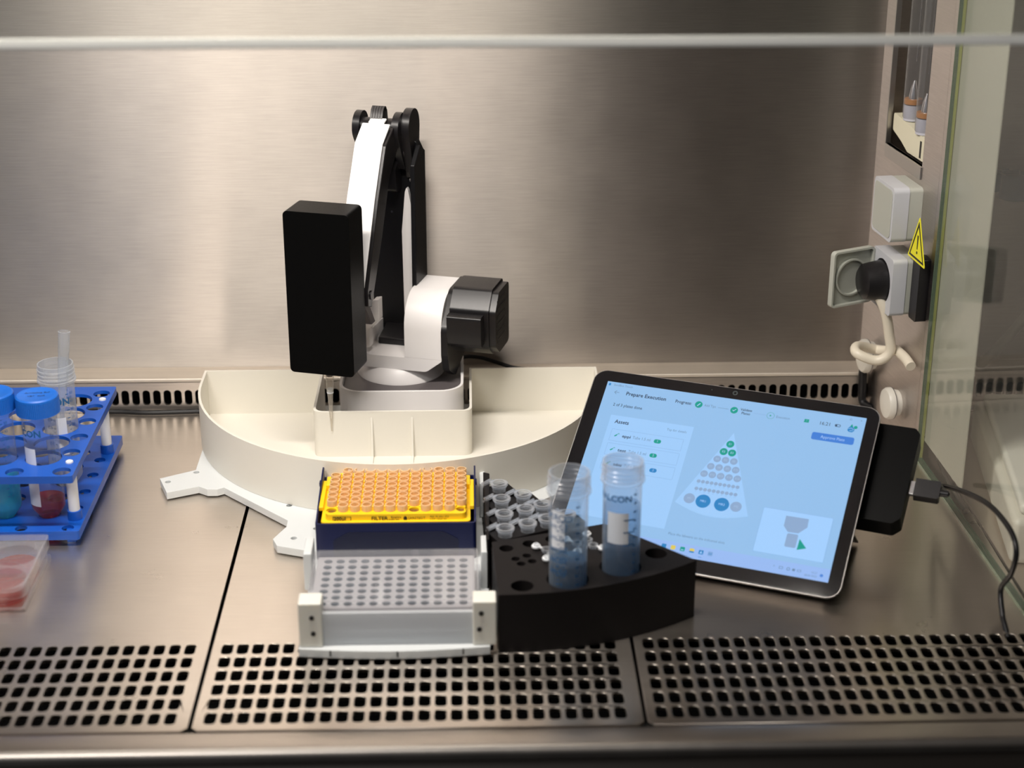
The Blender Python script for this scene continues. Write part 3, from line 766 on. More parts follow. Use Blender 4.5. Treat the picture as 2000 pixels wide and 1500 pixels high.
# print on the yellow front
b = MB(BT @ Matrix.Translation((0, uy0 - .0003, .0421)) @ Matrix.Rotation(math.radians(90), 4, 'X'))
def bt(s, x, size, align='LEFT', y=0, bold=.02):
    vs, fs = text_geo(s, size, align, bold); b.add(vs, fs, 0, Matrix.Translation((x, y, .0001)))
b.prism([(-.1100, -.0019), (-.0955, -.0019), (-.0955, .0019), (-.1100, .0019)], 0, .0001, holes=[[(-.1096, -.0015), (-.0959, -.0015), (-.0959, .0015), (-.1096, .0015)]])
bt('200µl', -.1092, .0042); bt('FILTER', -.0795, .0045)
bt('Biosphere', -.0640, .0020, y=.0010); bt('quality tips', -.0660, .0020, y=-.0011)
b.prism(fillet([(-.0540, -.0016), (-.0512, -.0016), (-.0512, .0008), (-.0526, .0020), (-.0540, .0008)], .0004), 0, .0001)
bt('SARSTEDT', -.0505, .0030, bold=0); bt('REF 70.3031.255', -.0330, .0022, y=.0010, bold=0); bt('LOT / filter tip', -.0330, .0022, y=-.0011, bold=0)
b.build('print', M_ink, tb)
proto = None
for x, y, i, j in tipxy:
    if (i, j) in missing: continue
    if proto is None:
        t = MB(); t._cap = False
        t.lathe([(.0033, .0), (.0041, .0), (.0041, -.0070), (.0036, -.0080), (.0030, -.018), (.0020, -.024), (.0006, -.0395)], 0, 0, 14)
        proto = t.build('pipette_tip', M_tip, recalc=False); o = proto
    else:
        o = proto.copy(); COL.objects.link(o)
    o.location = (x, y, .0508)
    nm_ = ['first', 'second', 'third', 'fourth', 'fifth', 'sixth', 'seventh', 'eighth', 'ninth', 'tenth', 'eleventh', 'twelfth']
    rn_ = ['front row', 'second row', 'third row', 'fourth row', 'fifth row', 'sixth row', 'seventh row', 'back row']
    tag(o, 'orange-pink pipette tip in the yellow rack, %s, %s column from left' % (rn_[j], nm_[i]), 'pipette tip', 'filter tips in the yellow rack')

# ------------------------------------------------------------------ black tube racks
fb = empty('tube_block', (.085, -.40, 0), 0, 'black fan-shaped block holding the two large tubes, in front of the tablet', 'tube rack')
FT = Matrix.Translation((-.085, .40, 0))
arc = []
p0, p1 = Vector((.0188, -.4545)), Vector((.1675, -.4055))
for k in range(13):
    u = k / 12; q = p0.lerp(p1, u); nrm = Vector((.313, -.950)); bul = .0132 * 4 * u * (1 - u)
    arc.append(tuple(q + nrm * bul))
fpoly = arc + [(.1310, -.3690), (.1035, -.3430), (.0151, -.3720)]
big = [(.0698, -.4320), (.1100, -.4135)]
med = [(.0260 + .0178 * k, -.3825 + .0072 * k) for k in range(4)]
sml = []
for k in range(4):
    cx, cy = .0387 + .0235 * k, -.4010 + .0102 * k
    if k == 3: continue
    sml += [(cx - .0061, cy + .0015), (cx + .0024, cy + .0064), (cx - .0022, cy - .0064), (cx + .0060, cy - .0027)]
holes = [circ(x, y, .0155, 32) for x, y in big] + [circ(.0362, -.4415, .0083, 24), circ(.1385, -.3935, .0083, 24)] + [circ(x, y, .0054, 20) for x, y in med] + [circ(x, y, .0034, 14) for x, y in sml]
MB(FT).prism(fpoly, .020, .0480, holes=holes).prism(fpoly, 0, .020).build('block_body', M_block, fb, bevel=.0006)

rb = empty('stepped_tube_rack', (.045, -.32, 0), 0, 'black stepped triangular rack with small open tubes between tray and black block', 'tube rack')
ST = Matrix.Translation((-.045, .32, 0))
apex = Vector((.0115, -.2560)); bl_ = Vector((.0147, -.3700)); br_ = Vector((.1015, -.3405))
mrow = [[(.0225, -.2800)], [(.0240, -.3080), (.0414, -.2995)], [(.0255, -.3350), (.0425, -.3265), (.0561, -.3185)], [(.0257, -.3600), (.0433, -.3520), (.0587, -.3440), (.0745, -.3365)]]
b = MB(ST); b.prism([tuple(apex), tuple(bl_), tuple(br_)], 0, .0370)
b.build('rack_base', M_block, rb, bevel=.0006)
ud = Vector((.90, .436)).normalized()
b = MB(ST)
def lx(y): return .0115 + (.0147 - .0115) * (y + .256) / (-.370 + .256)
for k, row in enumerate(mrow):
    s = Vector(row[0]) - ud * .0095; e = Vector(row[-1]) + ud * .0125
    nn = Vector((-ud.y, ud.x))
    hw = .0105
    hf = .0068 if k == 3 else hw
    pts = [tuple(s - nn * hf), tuple(e - nn * hf), tuple(e + nn * hw), tuple(s + nn * hw)]
    b.prism(pts, .0365, .0475, holes=[circ(x, y, .0056, 18) for x, y in row])
b.build('rack_step', M_block, rb, bevel=.0006)
MB(ST).prism([(.0098, -.250), (.0150, -.253), (.0150, -.262), (.0131, -.372), (.0112, -.372)], 0, .0505).build('side_rail', M_block, rb, bevel=.0006)

mt = None
DX, DY = Vector((-.80, .60)), 0
nth = {0: 'back', 1: 'second', 2: 'third', 3: 'front'}
for k, row in enumerate(mrow):
    for q, (x, y) in enumerate(row):
        if mt is None:
            mt = empty('microcentrifuge_tube', (x, y, .0420), 0, cat='small tube', group='small open tubes in the stepped black rack')
            b = MB(); b._cap = False
            b.lathe([(.0050, .0125), (.0072, .0125), (.0072, .0108), (.0054, .0104), (.0053, -.010), (.0030, -.026), (.0010, -.031), (.0002, -.0315)], seg=24)
            b.build('tube_body', M_micro, mt, recalc=False)
            b = MB(); b._cap = False
            b.lathe([(.0053, .0088), (.0060, .0088), (.0060, .0108)], seg=24); b.build('collar', M_micro, mt, recalc=False)
            HM = Matrix.Rotation(math.radians(140), 4, 'Z') @ Matrix.Translation((.0070, 0, .0120)) @ Matrix.Rotation(math.radians(35), 4, 'Y')
            b = MB(HM); b.prism(circ(.0065, 0, .0062, 18), -.0008, .0006); b.prism(circ(.0065, 0, .0046, 18), .0006, .0026, holes=[circ(.0065, 0, .0036, 18)]); b.box(-.001, .002, -.002, .002, -.0006, .0004)
            b.build('lid', M_micro, mt)
            o = mt
        else: o = copy_tree(mt)
        o.location = (x, y, .0420)
        side_ = ['leftmost', 'second from the left', 'third from the left', 'fourth from the left'][q] if k else 'only one'
        o['label'] = 'small open tube, %s in the %s row of the stepped rack' % (side_, nth[k])
pc = None
for k in (1, 2):
    for q in range(4):
        x, y = sml[k * 4 + q]
        if pc is None:
            pc = empty('pcr_tube', (x, y, .048), 0, cat='small tube', group='tiny open tubes in the black block')
            b = MB(); b._cap = False; b.lathe([(.0026, .0030), (.0039, .0030), (.0039, .0016), (.0030, .0014), (.0028, -.006), (.0012, -.016), (.0002, -.017)], seg=18)
            b.build('tube_body', M_micro, pc, recalc=False)
            b = MB(Matrix.Translation((0, 0, .0026)))
            b.box(-.0008, .0008, .0036, .0058, -.0004, .0004); b.prism(circ(0, .0088, .0034, 18), -.0005, .0007)
            b._cap = False; b.lathe([(.0022, .0007), (.0022, .0022), (.0018, .0022)], 0, .0088, 16)
            b.build('lid', plain('white_pcr_cap', (.78, .80, .82), .3), pc)
            o = pc
        else: o = copy_tree(pc)
        o.location = (x, y, .048)
        # lids open outwards from each group of four
        o.rotation_euler = (0, 0, math.radians([60, 0, 150, -130][q]))
        o['label'] = 'tiny white-lidded tube, %s of the four holes %s' % (['left', 'rear', 'front', 'right'][q], 'left of the nearer large tube' if k == 1 else 'between the two large tubes')

# ------------------------------------------------------------------ large 50 ml tubes
def falcon_body(root, mat, H=.114, open_=True, print_rot=0, ink=None, marks=(5, 50), frostneck=False):
    ink = ink or M_blueink
    b = MB(); b._cap = False
    b.lathe([(.0002, .0005), (.0030, .0010), (.0132, .0150), (.0138, .0170), (.0142, H - .016), (.0146, H - .0155)], seg=40)
    b.build('tube_body', mat, root, recalc=False)
    b = MB(); b._cap = False
    pr = [(.0146, H - .0155), (.0162, H - .0150), (.0162, H - .0135), (.0150, H - .0130)]
    for k in range(3):
        z = H - .0115 + .0035 * k
        pr += [(.0150, z - .0006), (.0157, z), (.0157, z + .0006), (.0150, z + .0012)]
    pr += [(.0150, H), (.0138, H), (.0136, H - .014)]
    b.lathe(pr, seg=40)
    b.build('threaded_neck', mat, root, recalc=False)
def wrap(b, s, size, ang, z, R=.01445, align='LEFT', bold=0, m=0, flip=False):
    vs, fs = text_geo(s, size, align, bold)
    out = []
    for x, y, _ in vs:
        a = math.radians(ang) + (-(x) if flip else x) / R
        out.append((R * math.cos(a), R * math.sin(a), z + y))
    b.add(out, fs, m)
def patch(b, a0, a1, z0, z1, R=.01435, n=10, m=0):
    vs = []; fs = []
    for k in range(n + 1):
        a = math.radians(a0 + (a1 - a0) * k / n)
        vs += [(R * math.cos(a), R * math.sin(a), z0), (R * math.cos(a), R * math.sin(a), z1)]
    for k in range(n): fs.append((2 * k, 2 * k + 2, 2 * k + 3, 2 * k + 1))
    b.add(vs, fs, m)
def liquid(root, z1, mat, R=.0134, z0=.0012, tilt=0.0, name='liquid'):
    b = MB()
    if z0 < .01: pr = [(.0002, z0), (.0028, z0 + .0003), (R - .0006, .0155), (R, .0180), (R, z1), (.0002, z1)]
    else: pr = [(.0002, z0), (R, z0), (R, z1), (.0002, z1)]
    b.lathe(pr, seg=40); return b.build(name, mat, root)
def marks(b, ang, z0, z1, n, R=.01445, num=True, step=5, start=5, size=.0036, flip=False):
    for k in range(n):
        z = z0 + (z1 - z0) * k / (n - 1)
        patch(b, ang - 12, ang - 2, z - .00035, z + .00035, R, 4)
        if num: wrap(b, str(start + step * k), size, ang + 2, z, R, 'LEFT', flip=flip)
        zz = z + (z1 - z0) / (n - 1) / 2
        patch(b, ang - 7, ang - 2, zz - .00025, zz + .00025, R, 3)
def cap(root):
    b = MB(); n = 72; vs = []; fs = []
    ring = []
    for z, r0, k_ in ((.0, .0172, 1), (.0125, .0172, 1)):
        for i in range(n * 2):
            a = 2 * math.pi * i / (n * 2); rr = r0 + (.00028 if i % 2 else -.0001)
            vs.append((rr * math.cos(a), rr * math.sin(a), z))
    N = n * 2
    for i in range(N): fs.append((i, (i + 1) % N, N + (i + 1) % N, N + i))
    b.add(vs, fs)
    b._cap = False
    b.lathe([(.0172, .0125), (.0170, .0142), (.0158, .0152), (.0130, .0150), (.0125, .0148), (.0002, .0148)], seg=48)
    b.lathe([(.0174, .0), (.0150, .0)], seg=48)
    b.lathe([(.0150, .0), (.0150, .012)], seg=48)
    return b.build('cap', M_bluecap, root, recalc=True, ang=25)

# rack tubes
tA = empty('sample_tube', (-.3515, -.2450, .0060), 0, 'blue-capped tube with red liquid at the front right of the blue rack', 'tube', 'large tubes in the blue rack')
falcon_body(tA, M_tube); ca = cap(tA); ca.location = (0, 0, .1005)
liquid(tA, .0235, M_red)
b = MB(); wrap(b, 'FALCON', .0080, -200, .0860, bold=.03); marks(b, 58, .030, .0945, 10, size=.0046)
b.build('print', M_blueink, tA)
b = MB(); patch(b, -152, -100, .0210, .0730); b.build('label', M_label, tA)
vs, fs = text_geo('Annealing Buf', .0036, 'CENTER'); v2, f2 = text_geo('VBT  2DR', .0034, 'CENTER')
b = MB(Matrix.Translation((0, 0, .1155)) @ Matrix.Rotation(.1, 4, 'Z')); b.add(vs, fs, 0, Matrix.Translation((0, .004, 0))); b.add(v2, f2, 0, Matrix.Translation((0, -.003, 0)))
b.build('handwriting', M_ink, tA)

tB = empty('sample_tube', (-.3875, -.2450, .0060), 0, 'blue-capped tube with cyan liquid cut off by the left picture edge', 'tube', 'large tubes in the blue rack')
falcon_body(tB, M_tube); cb_ = cap(tB); cb_.location = (0, 0, .1030)
liquid(tB, .047, M_cyan)
b = MB(); marks(b, -50, .030, .0945, 10); b.build('print', M_blueink, tB)

tC = empty('sample_tube', (-.3500, -.1830, .0060), 0, 'uncapped frosted tube at the back of the blue rack with a tip standing in it', 'tube', 'large tubes in the blue rack')
falcon_body(tC, M_frtube, H=.1185)
b = MB(); wrap(b, 'FALCON', .0088, -176, .0880, bold=.03); wrap(b, '\u00ae', .0040, -40, .0905); marks(b, -40, .030, .0945, 10)
b.build('print', M_blueink, tC)
b = MB(); patch(b, -92, -58, .0400, .0740); b.build('label', M_label, tC)
b = MB(Matrix.Rotation(math.radians(6), 4, 'Y') @ Matrix.Rotation(math.radians(-4), 4, 'X')); b._cap = False
pr = [(.0010, -.052), (.0030, -.02), (.0044, .0), (.0046, .020)]
for k in range(6): pr += [(.0050, .0215 + .0028 * k), (.0047, .0232 + .0028 * k)]
pr += [(.0052, .0385), (.0045, .0390)]
b.lathe(pr, seg=20)
big_tip = b.build('large_pipette_tip', M_frtube, loc=(-.3450, -.1800, .1125), recalc=False)
tag(big_tip, 'large ribbed white pipette tip standing in the uncapped frosted tube', 'pipette tip')

# tubes in the black block
t1 = empty('sample_tube', (.0698, -.4320, .0204), 0, 'uncapped frosted tube with blue print in the black block, nearer the well plate', 'tube', 'large uncapped tubes in the black block')
falcon_body(t1, M_tubehaze)
liquid(t1, .0440, M_water); liquid(t1, .0720, M_water2, z0=.0445, name='liquid')
b = MB(); marks(b, -118, .030, .080, 8); marks(b, -60, .030, .092, 10, flip=True); wrap(b, 'CORNING', .0075, -80, .083, flip=True)
for k in range(5): wrap(b, '50 mL', .0065, -95, .040 + .009 * k, flip=True)
b.build('print', M_blueink, t1)
b = MB(); patch(b, -150, -105, .058, .088); b.build('label', M_label, t1)
t2_ = empty('sample_tube', (.1100, -.4135, .0204), 0, 'uncapped frosted tube with pale label in the black block, in front of the tablet', 'tube', 'large uncapped tubes in the black block')
falcon_body(t2_, M_tubehaze)
liquid(t2_, .0475, M_water); liquid(t2_, .0790, M_water2, z0=.0480, name='liquid')
b = MB(); marks(b, -48, .030, .092, 10, flip=True); wrap(b, 'FALCON', .0070, -175, .089, flip=False, bold=.02)
for k in range(3): patch(b, -90, -55, .052 + .010 * k, .053 + .010 * k, .01445, 8)
b.build('print', M_blueink, t2_)
b = MB(); patch(b, -140, -75, .053, .078); b.build('label', M_label, t2_)

# ------------------------------------------------------------------ blue rack
rk = empty('tube_rack', (-.42, -.18, 0), 0, 'blue two-deck tube rack with white posts at the left', 'tube rack')
KT = Matrix.Translation((.42, .18, 0))
RX0, RX1 = -.5200, -.3207
hs = []; sm = []
for y in (-.2715, -.2345, -.2030, -.1692, -.1376, -.1061):
    for x in (-.3310,): sm.append((x, y))
for x in (-.3690, -.4050, -.4410, -.4770): sm.append((x, -.2715))
lg = [(x, -.2450 + .0309 * k) for x in (-.3515, -.3875, -.4235, -.4595, -.4955) for k in range(5)]
uo = rrect(RX0, -.2810, RX1, -.0895, .0025, 3)
MB(KT).prism(uo, .0620, .0650, holes=[circ(x, y, .0149, 28) for x, y in lg] + [circ(x, y, .0074, 22) for x, y in sm]).prism(uo, .0585, .0621, holes=[rrect(RX0 + .002, -.2790, RX1 - .002, -.0915, .002, 3)]).build('upper_deck', M_blueT, rk, bevel=.0005)
lo_ = rrect(RX0, -.2780, RX1, -.0835, .0025, 3)
MB(KT).prism(lo_, .0110, .0140, holes=[circ(x, y, .0088, 22) for x, y in lg] + [circ(x, y, .0050, 18) for x, y in sm]).build('lower_deck', M_blueT, rk, bevel=.0005)
b = MB(KT)
for x, y in ((-.3290, -.130), (-.3290, -.240), (-.510, -.13), (-.51, -.24), (-.329, -.19)): b.box(x - .004, x + .004, y - .030, y + .030, 0, .0112)
b.prism(lo_, .006, .0111, holes=[rrect(RX0 + .002, -.276, RX1 - .002, -.0855, .002, 3)])
b.build('foot_rim', M_blueT, rk, bevel=.0005)
for x, y in ((-.3285, -.2540), (-.3275, -.1205), (-.5120, -.2540), (-.512, -.1205)):
    p_ = MB(KT); p_.lathe([(.0046, .014), (.0046, .0620)], x, y, 20); po = p_.build('post', M_post, rk)
    p_ = MB(KT); p_.lathe([(.0060, .0135), (.0058, .0220), (.0048, .0222)], x, y, 20); p_.build('post_socket', M_blueT, po)
    p_ = MB(KT); p_.lathe([(.0032, .0650), (.0030, .0662), (.0015, .0670), (.0002, .0672)], x, y, 16); p_.build('post_end', M_post, po)

# six-well plate
SX0, SX1, SY0, SY1 = -.4670, -.3400, -.3860, -.2960
sw = empty('six_well_plate', (-.4035, -.341, 0), 0, 'clear six-well plate with red medium at the lower left edge', 'well plate')
WT_ = Matrix.Translation((.4035, .341, 0))
so = fillet([(SX0 + .002, SY0 + .002), (SX1 - .002, SY0 + .002), (SX1 - .002, SY1 - .002), (SX0 + .002, SY1 - .002)], [.004, .012, .004, .004], 4)
wl = [(SX1 - .0215 - .0385 * i, -.3605 + .0385 * j) for i in range(3) for j in range(2)]
b = MB(WT_); b.prism(so, .0005, .0160, holes=[[(-.4035 + (x + .4035) * .97, -.341 + (y + .341) * .96) for x, y in so]])
b.prism(so, .0150, .0160, holes=[circ(x, y, .0175, 36) for x, y in wl])
b.prism(rrect(SX0, SY0, SX1, SY1, .003), .0, .0030, holes=[rrect(SX0 + .003, SY0 + .003, SX1 - .003, SY1 - .003, .002)])
b.build('plate_body', M_ps, sw)
b = MB(WT_); b._cap = False
for x, y in wl: b.lathe([(.0175, .0158), (.0172, .0020), (.0002, .0018)], x, y, 36)
b.build('wells', M_ps, sw)
b = MB(WT_)
for x, y in wl: b.lathe([(.0171, .0024), (.0171, .0075), (.0002, .0072)], x, y, 36)
b.build('medium', clear('red_medium', (.85, .25, .16), body=.30, bcol=(.50, .05, .02), rough=.05), sw)
so2 = fillet([(SX0, SY0), (SX1, SY0), (SX1, SY1), (SX0, SY1)], [.004, .012, .004, .004], 4)
b = MB(WT_); b.prism(so2, .0110, .0200, holes=[[(-.4035 + (x + .4035) * .98, -.341 + (y + .341) * .975) for x, y in so2]]); b.prism(so2, .0200, .0210)
for x, y in wl: b.prism(circ(x, y, .0170, 36), .0210, .0216, holes=[circ(x, y, .0162, 36)])
b.build('lid', M_ps, sw)

# ------------------------------------------------------------------ tablet
ta, tt_ = math.radians(-23.016), math.radians(54.064)
ex = Vector((math.cos(ta), math.sin(ta), 0)); nh = Vector((-math.sin(ta), math.cos(ta), 0))
ey = Vector((0, 0, 1)) * math.cos(tt_) + nh * math.sin(tt_); ez = ex.cross(ey)
TBL = Vector((.0535435, -.30028096, .0075))
MT = Matrix(((ex.x, ey.x, ez.x, TBL.x), (ex.y, ey.y, ez.y, TBL.y), (ex.z, ey.z, ez.z, TBL.z), (0, 0, 0, 1)))
tab = empty('tablet_computer', mat=MT, label='black-framed tablet computer leaning back with a lit blue screen', cat='tablet')
W_, H_ = .245, .175
MB().prism(rrect(0, 0, W_, H_, .0115, 8), -.0026, -.0006).prism(rrect(.005, .005, W_ - .005, H_ - .005, .009, 8), -.0085, -.0026).build('case', M_mag, tab, bevel=.0007, bseg=3)
MB().prism(rrect(.0009, .0009, W_ - .0009, H_ - .0009, .0108, 8), -.0006, .0002).build('bezel', M_bezel, tab, bevel=.0002)
b = MB(); b.prism(circ(.1233, .1697, .0022, 20), .0002, .00025, holes=[circ(.1233, .1697, .0012, 16)]); b.prism(circ(.1033, .1697, .0005, 10), .0002, .00025)
b.build('camera_lens', plain('lens_glass', (.05, .06, .06), .2), tab)
E_ = 1.0
scol = [('screen_blue', srgb(146, 190, 233)), ('screen_panel', srgb(157, 202, 248)), ('screen_text', srgb(35, 50, 75)), ('screen_grey_text', srgb(105, 135, 170)),
        ('screen_green', srgb(8, 155, 140)), ('screen_grey', srgb(139, 168, 205)), ('screen_bright_blue', srgb(38, 130, 195)), ('screen_button', srgb(62, 125, 212)),
        ('screen_button_text', srgb(170, 205, 250)), ('screen_card', srgb(160, 205, 252)), ('screen_taskbar', srgb(150, 185, 240)), ('screen_line', srgb(125, 165, 215)), ('screen_yellow', srgb(220, 200, 90)), ('screen_light_grey_text', srgb(165, 195, 225))]
SM = [emit(n_, c_, E_) for n_, c_ in scol]
BG, PAN, TXT, GTX, GRN, GRY, BLU, BTN, BTX, CARD, TSK, LIN, YEL, LGT = range(14)
s = MB(); mm = .001; LZ = [.00025]
def lay(): LZ[0] += .000004; return LZ[0]
def poly(pts, m, holes=()):
    z = lay()
    loops = [[Vector((p[0] * mm, p[1] * mm, 0)) for p in l] for l in [pts] + list(holes)]
    fl_ = [p for l in loops for p in l]
    s.add([(p.x, p.y, z) for p in fl_], [tuple(t) for t in tessellate_polygon(loops)], m)
def rr(x0, y0, x1, y1, r, m, seg=4): poly(rrect(x0, y0, x1, y1, r, seg), m)
def rro(x0, y0, x1, y1, r, m, t=.25): poly(rrect(x0, y0, x1, y1, r, 4), m, [rrect(x0 + t, y0 + t, x1 - t, y1 - t, max(r - t, .1), 4)])
def tx(t, x, y, size, m, align='LEFT', bold=0.0, width=None):
    vs, fs = text_geo(t, size * mm, align, bold); z = lay()
    sx = 1.0
    if width:
        xs = [v[0] for v in vs]; sx = width * mm / (max(xs) - min(xs))
    s.add([(x * mm + v[0] * sx, y * mm + v[1], z) for v in vs], fs, m)
poly([(13.4, 12.5), (234.2, 12.5), (234.2, 163.6), (13.4, 163.6)], BG)
poly([(13.4, 12.5), (234.2, 12.5), (234.2, 24), (13.4, 24)], TSK)
tx('SandBot Touch', 19.5, 160.8, 2.7, GTX); rr(15.0, 159.6, 16.8, 162, .6, BLU)
tx('\u2190', 21.2, 153.7, 6.0, GTX)
tx('Prepare Execution', 32.3, 153.8, 5.0, TXT, bold=.018, width=35)
tx('2 of 3 plates done', 24.2, 141.6, 4.0, TXT, width=25.4, bold=.006)
tx('Progress:', 75.7, 153.4, 4.2, TXT, width=13.9, bold=.015)
def disc(x, y, r, m, n=28): poly(circ(x, y, r, n), m)
disc(96, 153.5, 3.2, GRN); poly([(94.6, 152.3), (95.3, 151.9), (97.5, 154.6), (96.9, 155.1)], BTX)
tx('Add Tips', 100.8, 153.6, 3.4, GTX, width=9.8)
poly([(112.6, 153.1), (121.7, 153.1), (121.7, 153.4), (112.6, 153.4)], GTX)
disc(126.4, 153, 3.2, GRN); poly([(124.9, 153.0), (126.0, 151.8), (128.1, 154.2), (127.7, 154.5), (126.0, 152.6), (125.3, 153.4)], BTX)
tx('Validate', 131.5, 154.7, 3.3, TXT, width=9.8, bold=.01); tx('Plates', 132.9, 151.3, 3.3, TXT, width=7.2, bold=.01)
poly([(142.6, 152.7), (153.5, 152.7), (153.5, 152.95), (142.6, 152.95)], LIN)
poly(circ(157.2, 152.9, 3.2, 28), GRN, [circ(157.2, 152.9, 2.95, 28)]); poly([(156.5, 152.0), (158.2, 152.9), (156.5, 153.8)], GRN)
tx('Execution', 161.9, 152.6, 3.4, GTX, width=11.2)
poly([(184.9, 151.4), (189.1, 151.4), (189.1, 154.6), (185.3, 154.6), (185.3, 152.4)], GRN); tx('!', 187.2, 153.0, 2.6, BTX, 'CENTER')
tx('16:21', 197.5, 152.7, 4.6, TXT, width=8)
rro(210.5, 151.5, 215.0, 153.9, .8, TXT, .45); rr(211.0, 152.1, 212.3, 153.3, .3, TXT)
# drop-shaped logo and its dots
poly([(221.2, 149.6), (222.6, 148.4), (225.2, 148.4), (226.6, 150.0), (226.6, 151.6), (225.4, 153.0), (223.9, 156.2), (222.5, 153.4), (221.2, 151.6)], BLU)
poly([(223.9, 156.2), (222.7, 153.8), (223.9, 153.2), (225.1, 153.6)], GRN); disc(227.2, 153.4, 1.5, GRN)
poly([(221.5, 151.6), (224.0, 152.6), (226.2, 151.0), (226.0, 150.6), (224.0, 152.0), (221.6, 151.2)], BG); poly([(222.6, 149.8), (225.6, 150.4), (225.6, 149.9), (222.9, 149.3)], BG)
rro(221.3, 159.5, 222.9, 161.1, .2, GTX, .25); tx('\u00d7', 230.5, 160.2, 3.0, GTX, 'CENTER')
rr(194.0, 136.6, 228.4, 143.6, 1.6, BTN); tx('Approve Plate', 211.2, 140.1, 3.9, BTX, 'CENTER', width=19.5)
rr(25.4, 34.0, 97.6, 131.3, .6, PAN)
tx('Assets', 30.4, 125.4, 5.0, TXT, width=12.3, bold=.018); tx('Tap for details', 75.8, 125.2, 3.1, GTX, width=16.9)
for y, nm, num, c_ in ((112.5, 'eppi', '1', GRN), (98.7, 'test', '2', GRN), (84.9, 'tubes', '2', BLU)):
    rro(30.0, y - 5.9, 92.3, y + 5.6, .6, LIN, .2)
    poly([(33.4, y - .9), (34.3, y - 1.6), (37.7, y + 1.4), (36.9, y + 2.1)], GRN); poly([(35.6, y + .3), (36.0, y - .1), (37.3, y + 1.2), (36.9, y + 1.6)], PAN)
    tx(nm, 40.3, y - .2, 3.9, TXT, bold=.018, width=7.4); tx('Tube 1.5 ml' if num == '1' or c_ == GRN else 'Tube 50 ml', 49.4, y, 3.9, GTX, width=15.4)
    px_ = 71.0 if c_ == GRN else 74.6
    rr(px_ - 3.1, y - 2.0, px_ + 3.1, y + 1.8, 1.8, c_); tx(num, px_, y - .1, 2.8, BTX, 'CENTER')
poly([(131.5, 131.3), (99.7, 59.7)] + [(99.7 + 61.0 * k / 12, 59.7 - 2.3 * k / 12 - 7.0 * math.sin(math.pi * k / 12)) for k in range(1, 13)], PAN)
def node(x, y, r, m, t, tm=BTX): disc(x, y, r, m); tx(t, x, y, min(r * .8, 2.8), tm, 'CENTER')
node(131.1, 120.3, 3.3, GRN, 'E1'); node(127.4, 112.5, 3.3, GRN, 'E2'); node(134.5, 112.4, 3.3, GRN, 'E3')
n_ = 4
for x0, x1, y, c in ((123.9, 137.8, 104.8, 3), (120.4, 141.2, 97.1, 4), (116.7, 144.4, 89.4, 5)):
    for k in range(c):
        node(x0 + (x1 - x0) * k / (c - 1), y, 3.1, GRY, 'E%d' % n_, LGT); n_ += 1
for y, x0, x1 in ((81.8, 114.1, 146.4), (74.8, 114.0, 146.4)):
    for k in range(10):
        x = x0 + (x1 - x0) * k / 9; disc(x, y, 1.6, GRY, 16); tx('P%d' % (k + 1), x, y - 2.7, 1.1, LIN, 'CENTER')
node(110.6, 64.8, 4.6, GRY, 'M1', LGT); node(122.2, 64.2, 6.1, BLU, 'MR1'); node(137.6, 64.0, 6.1, BLU, 'MR2'); node(149.4, 64.1, 4.6, GRY, 'M2', LGT)
tx('Place the labware on the indicated slots', 101.9, 30.6, 3.2, GTX, width=46.2)
rr(171.3, 28.0, 227.1, 68.1, 1.0, CARD); rro(171.3, 28.0, 227.1, 68.1, 1.0, LIN, .2)
poly([(190.3, 63.6), (208.4, 63.8), (208.8, 56.2), (203.0, 49.9), (194.6, 49.6), (190.4, 54.5)], GRY)
rr(194.6, 36.6, 203.4, 48.6, 1.2, GRY); poly([(205.1, 45.3), (211.8, 38.0), (204.8, 35.4)], GRN)
for x, c_ in ((101.4, BLU), (109.0, YEL), (116.7, GRN), (124.4, YEL), (131.9, BLU), (139.4, LIN)): rr(x - 1.9, 17.2, x + 1.9, 20.9, .6, c_)
rr(122.5, 17.2, 126.3, 18.6, .3, BLU); rr(130.6, 14.4, 133.2, 14.8, .1, BTN); poly([(130.9, 18.0), (132.9, 18.0), (131.9, 20.4)], CARD); tx('AA', 139.4, 19, 2.2, BLU, 'CENTER'); rr(115.6, 18.0, 117.8, 18.7, .2, CARD)
tx('^', 190.7, 18.0, 3.0, GTX, 'CENTER'); rro(194.8, 16.9, 197.8, 19.1, .3, GTX, .35); poly(circ(202.1, 17.9, 1.4, 16), GTX, [circ(202.1, 17.9, .9, 16)]); rr(205.2, 16.9, 207.4, 18.9, .3, GTX); rro(209.0, 16.9, 212.2, 18.8, .4, GTX, .35)
tx('16:21', 222.4, 18.5, 2.2, GTX, 'CENTER'); tx('28.05.2023', 220.0, 15.4, 2.2, GTX, 'CENTER'); disc(228.2, 17.2, 1.3, BTN); tx('1', 228.2, 17.2, 1.8, BTX, 'CENTER')
s.build('screen', SM, tab, smooth=False, recalc=False)
b = MB(Matrix.Translation((.02, .085, -.0088)) @ Matrix.Rotation(math.radians(-34), 4, 'X'))
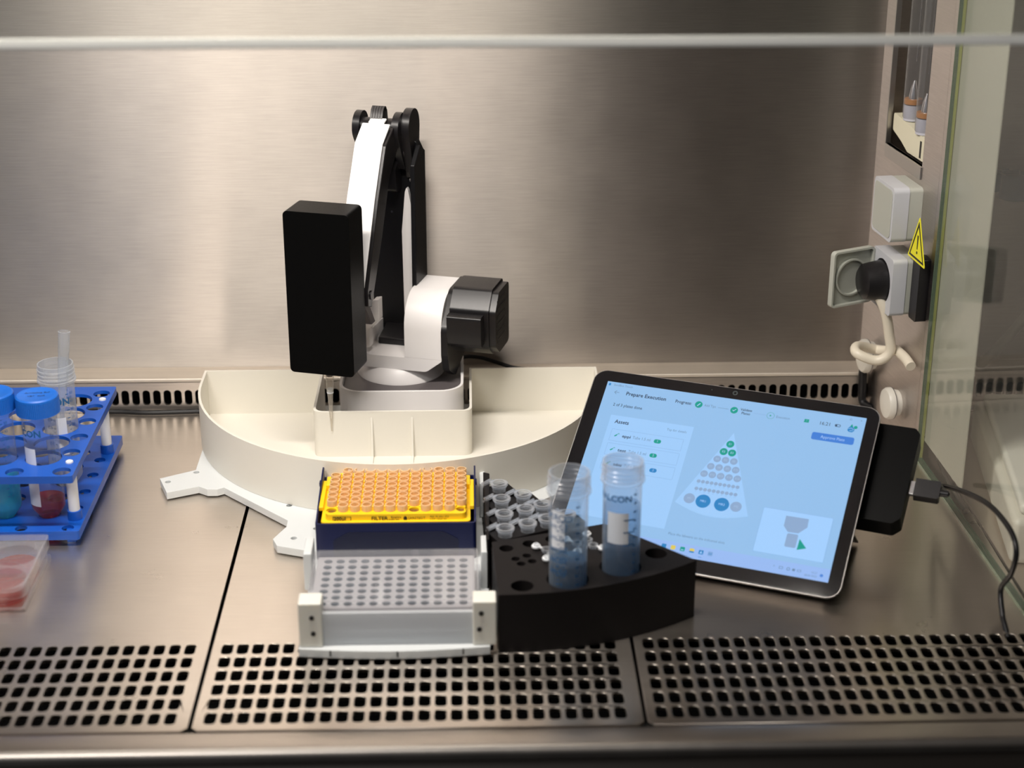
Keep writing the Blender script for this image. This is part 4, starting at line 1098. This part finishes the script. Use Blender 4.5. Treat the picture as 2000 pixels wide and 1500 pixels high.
# kickstand folded out behind the case
ksx = MT.inverted()
hp1 = Vector((.0, .080, -.009))
foot_w = MT @ hp1
b = MB()
hingeW = MT @ Vector((0, .070, -.0088))
fy = nh * 1.0
footW = Vector((hingeW.x, hingeW.y, 0)) + nh * .050; footW.z = .0028
hl_, fl2 = MT.inverted() @ hingeW, MT.inverted() @ footW
d_ = (fl2 - hl_)
th_ = Vector((0, d_.z, -d_.y)).normalized() * .0016
pts = []
for x in (.006, W_ - .006):
    for base in (hl_, fl2):
        for sgn in (0, 1): pts.append((x, base.y + th_.y * sgn, base.z + th_.z * sgn))
b.add(pts, [(0, 1, 3, 2), (4, 6, 7, 5), (0, 4, 5, 1), (2, 3, 7, 6), (0, 2, 6, 4), (1, 5, 7, 3)])
b.build('kickstand', M_mag, tab, bevel=.0004)

hub = empty('usb_hub', mat=MT @ Matrix.Translation((.25, .12, -.012)), label='flat black box behind the right side of the tablet', cat='hub')
b = MB(); b.prism(fillet([(-.045, -.0395), (.0195, -.0405), (.0255, -.0345), (.0268, .0440), (.0225, .0490), (-.045, .049)], .004), -.022, -.0015)
b.build('hub_case', M_blackcase, hub, bevel=.0015, bseg=3)
us = empty('charging_cable', mat=MT @ Matrix.Translation((.2770, .1172, -.0205)), label='black charging cable plugged into the flat black box', cat='cable')
b = MB(); b.box(-.0005, .0035, -.0060, .0060, -.0022, .0022); b.build('metal_connector', M_metal, us, bevel=.0003)
b = MB(); b.prism(fillet([(.0035, -.0080), (.0225, -.0080), (.0235, -.0065), (.0235, .0065), (.0225, .0080), (.0035, .0080)], .0008), -.0042, .0042); b.build('plug_shell', M_black2, us, bevel=.0008)
b = MB(); b.lathe([(.0030, 0), (.0027, .0065)], seg=14, M=Matrix.Translation((.0233, 0, 0)) @ Matrix.Rotation(math.pi / 2, 4, 'Y')); b.build('strain_relief', M_black2, us)
ui = (MT @ Matrix.Translation((.2770, .1172, -.0205))).inverted()
st_ = Vector((.0290, 0, 0))
cwp = [tuple(MT @ Matrix.Translation((.2770, .1172, -.0205)) @ st_)]
CW = [(.3950, -.2450, .0300), (.3970, -.2868, .0465), (.3990, -.3530, .0667), (.400, -.4048, .0721), (.400, -.4269, .0643), (.4000, -.4221, .0426), (.4000, -.4043, .0199), (.3985, -.4180, .0060), (.3980, -.4260, .0025), (.3980, -.4380, -.003)]
b = MB(); b.tube([tuple(st_)] + [tuple(ui @ Vector(c)) for c in CW], .0021, 12, sub=8); b.build('cord', M_black, us)
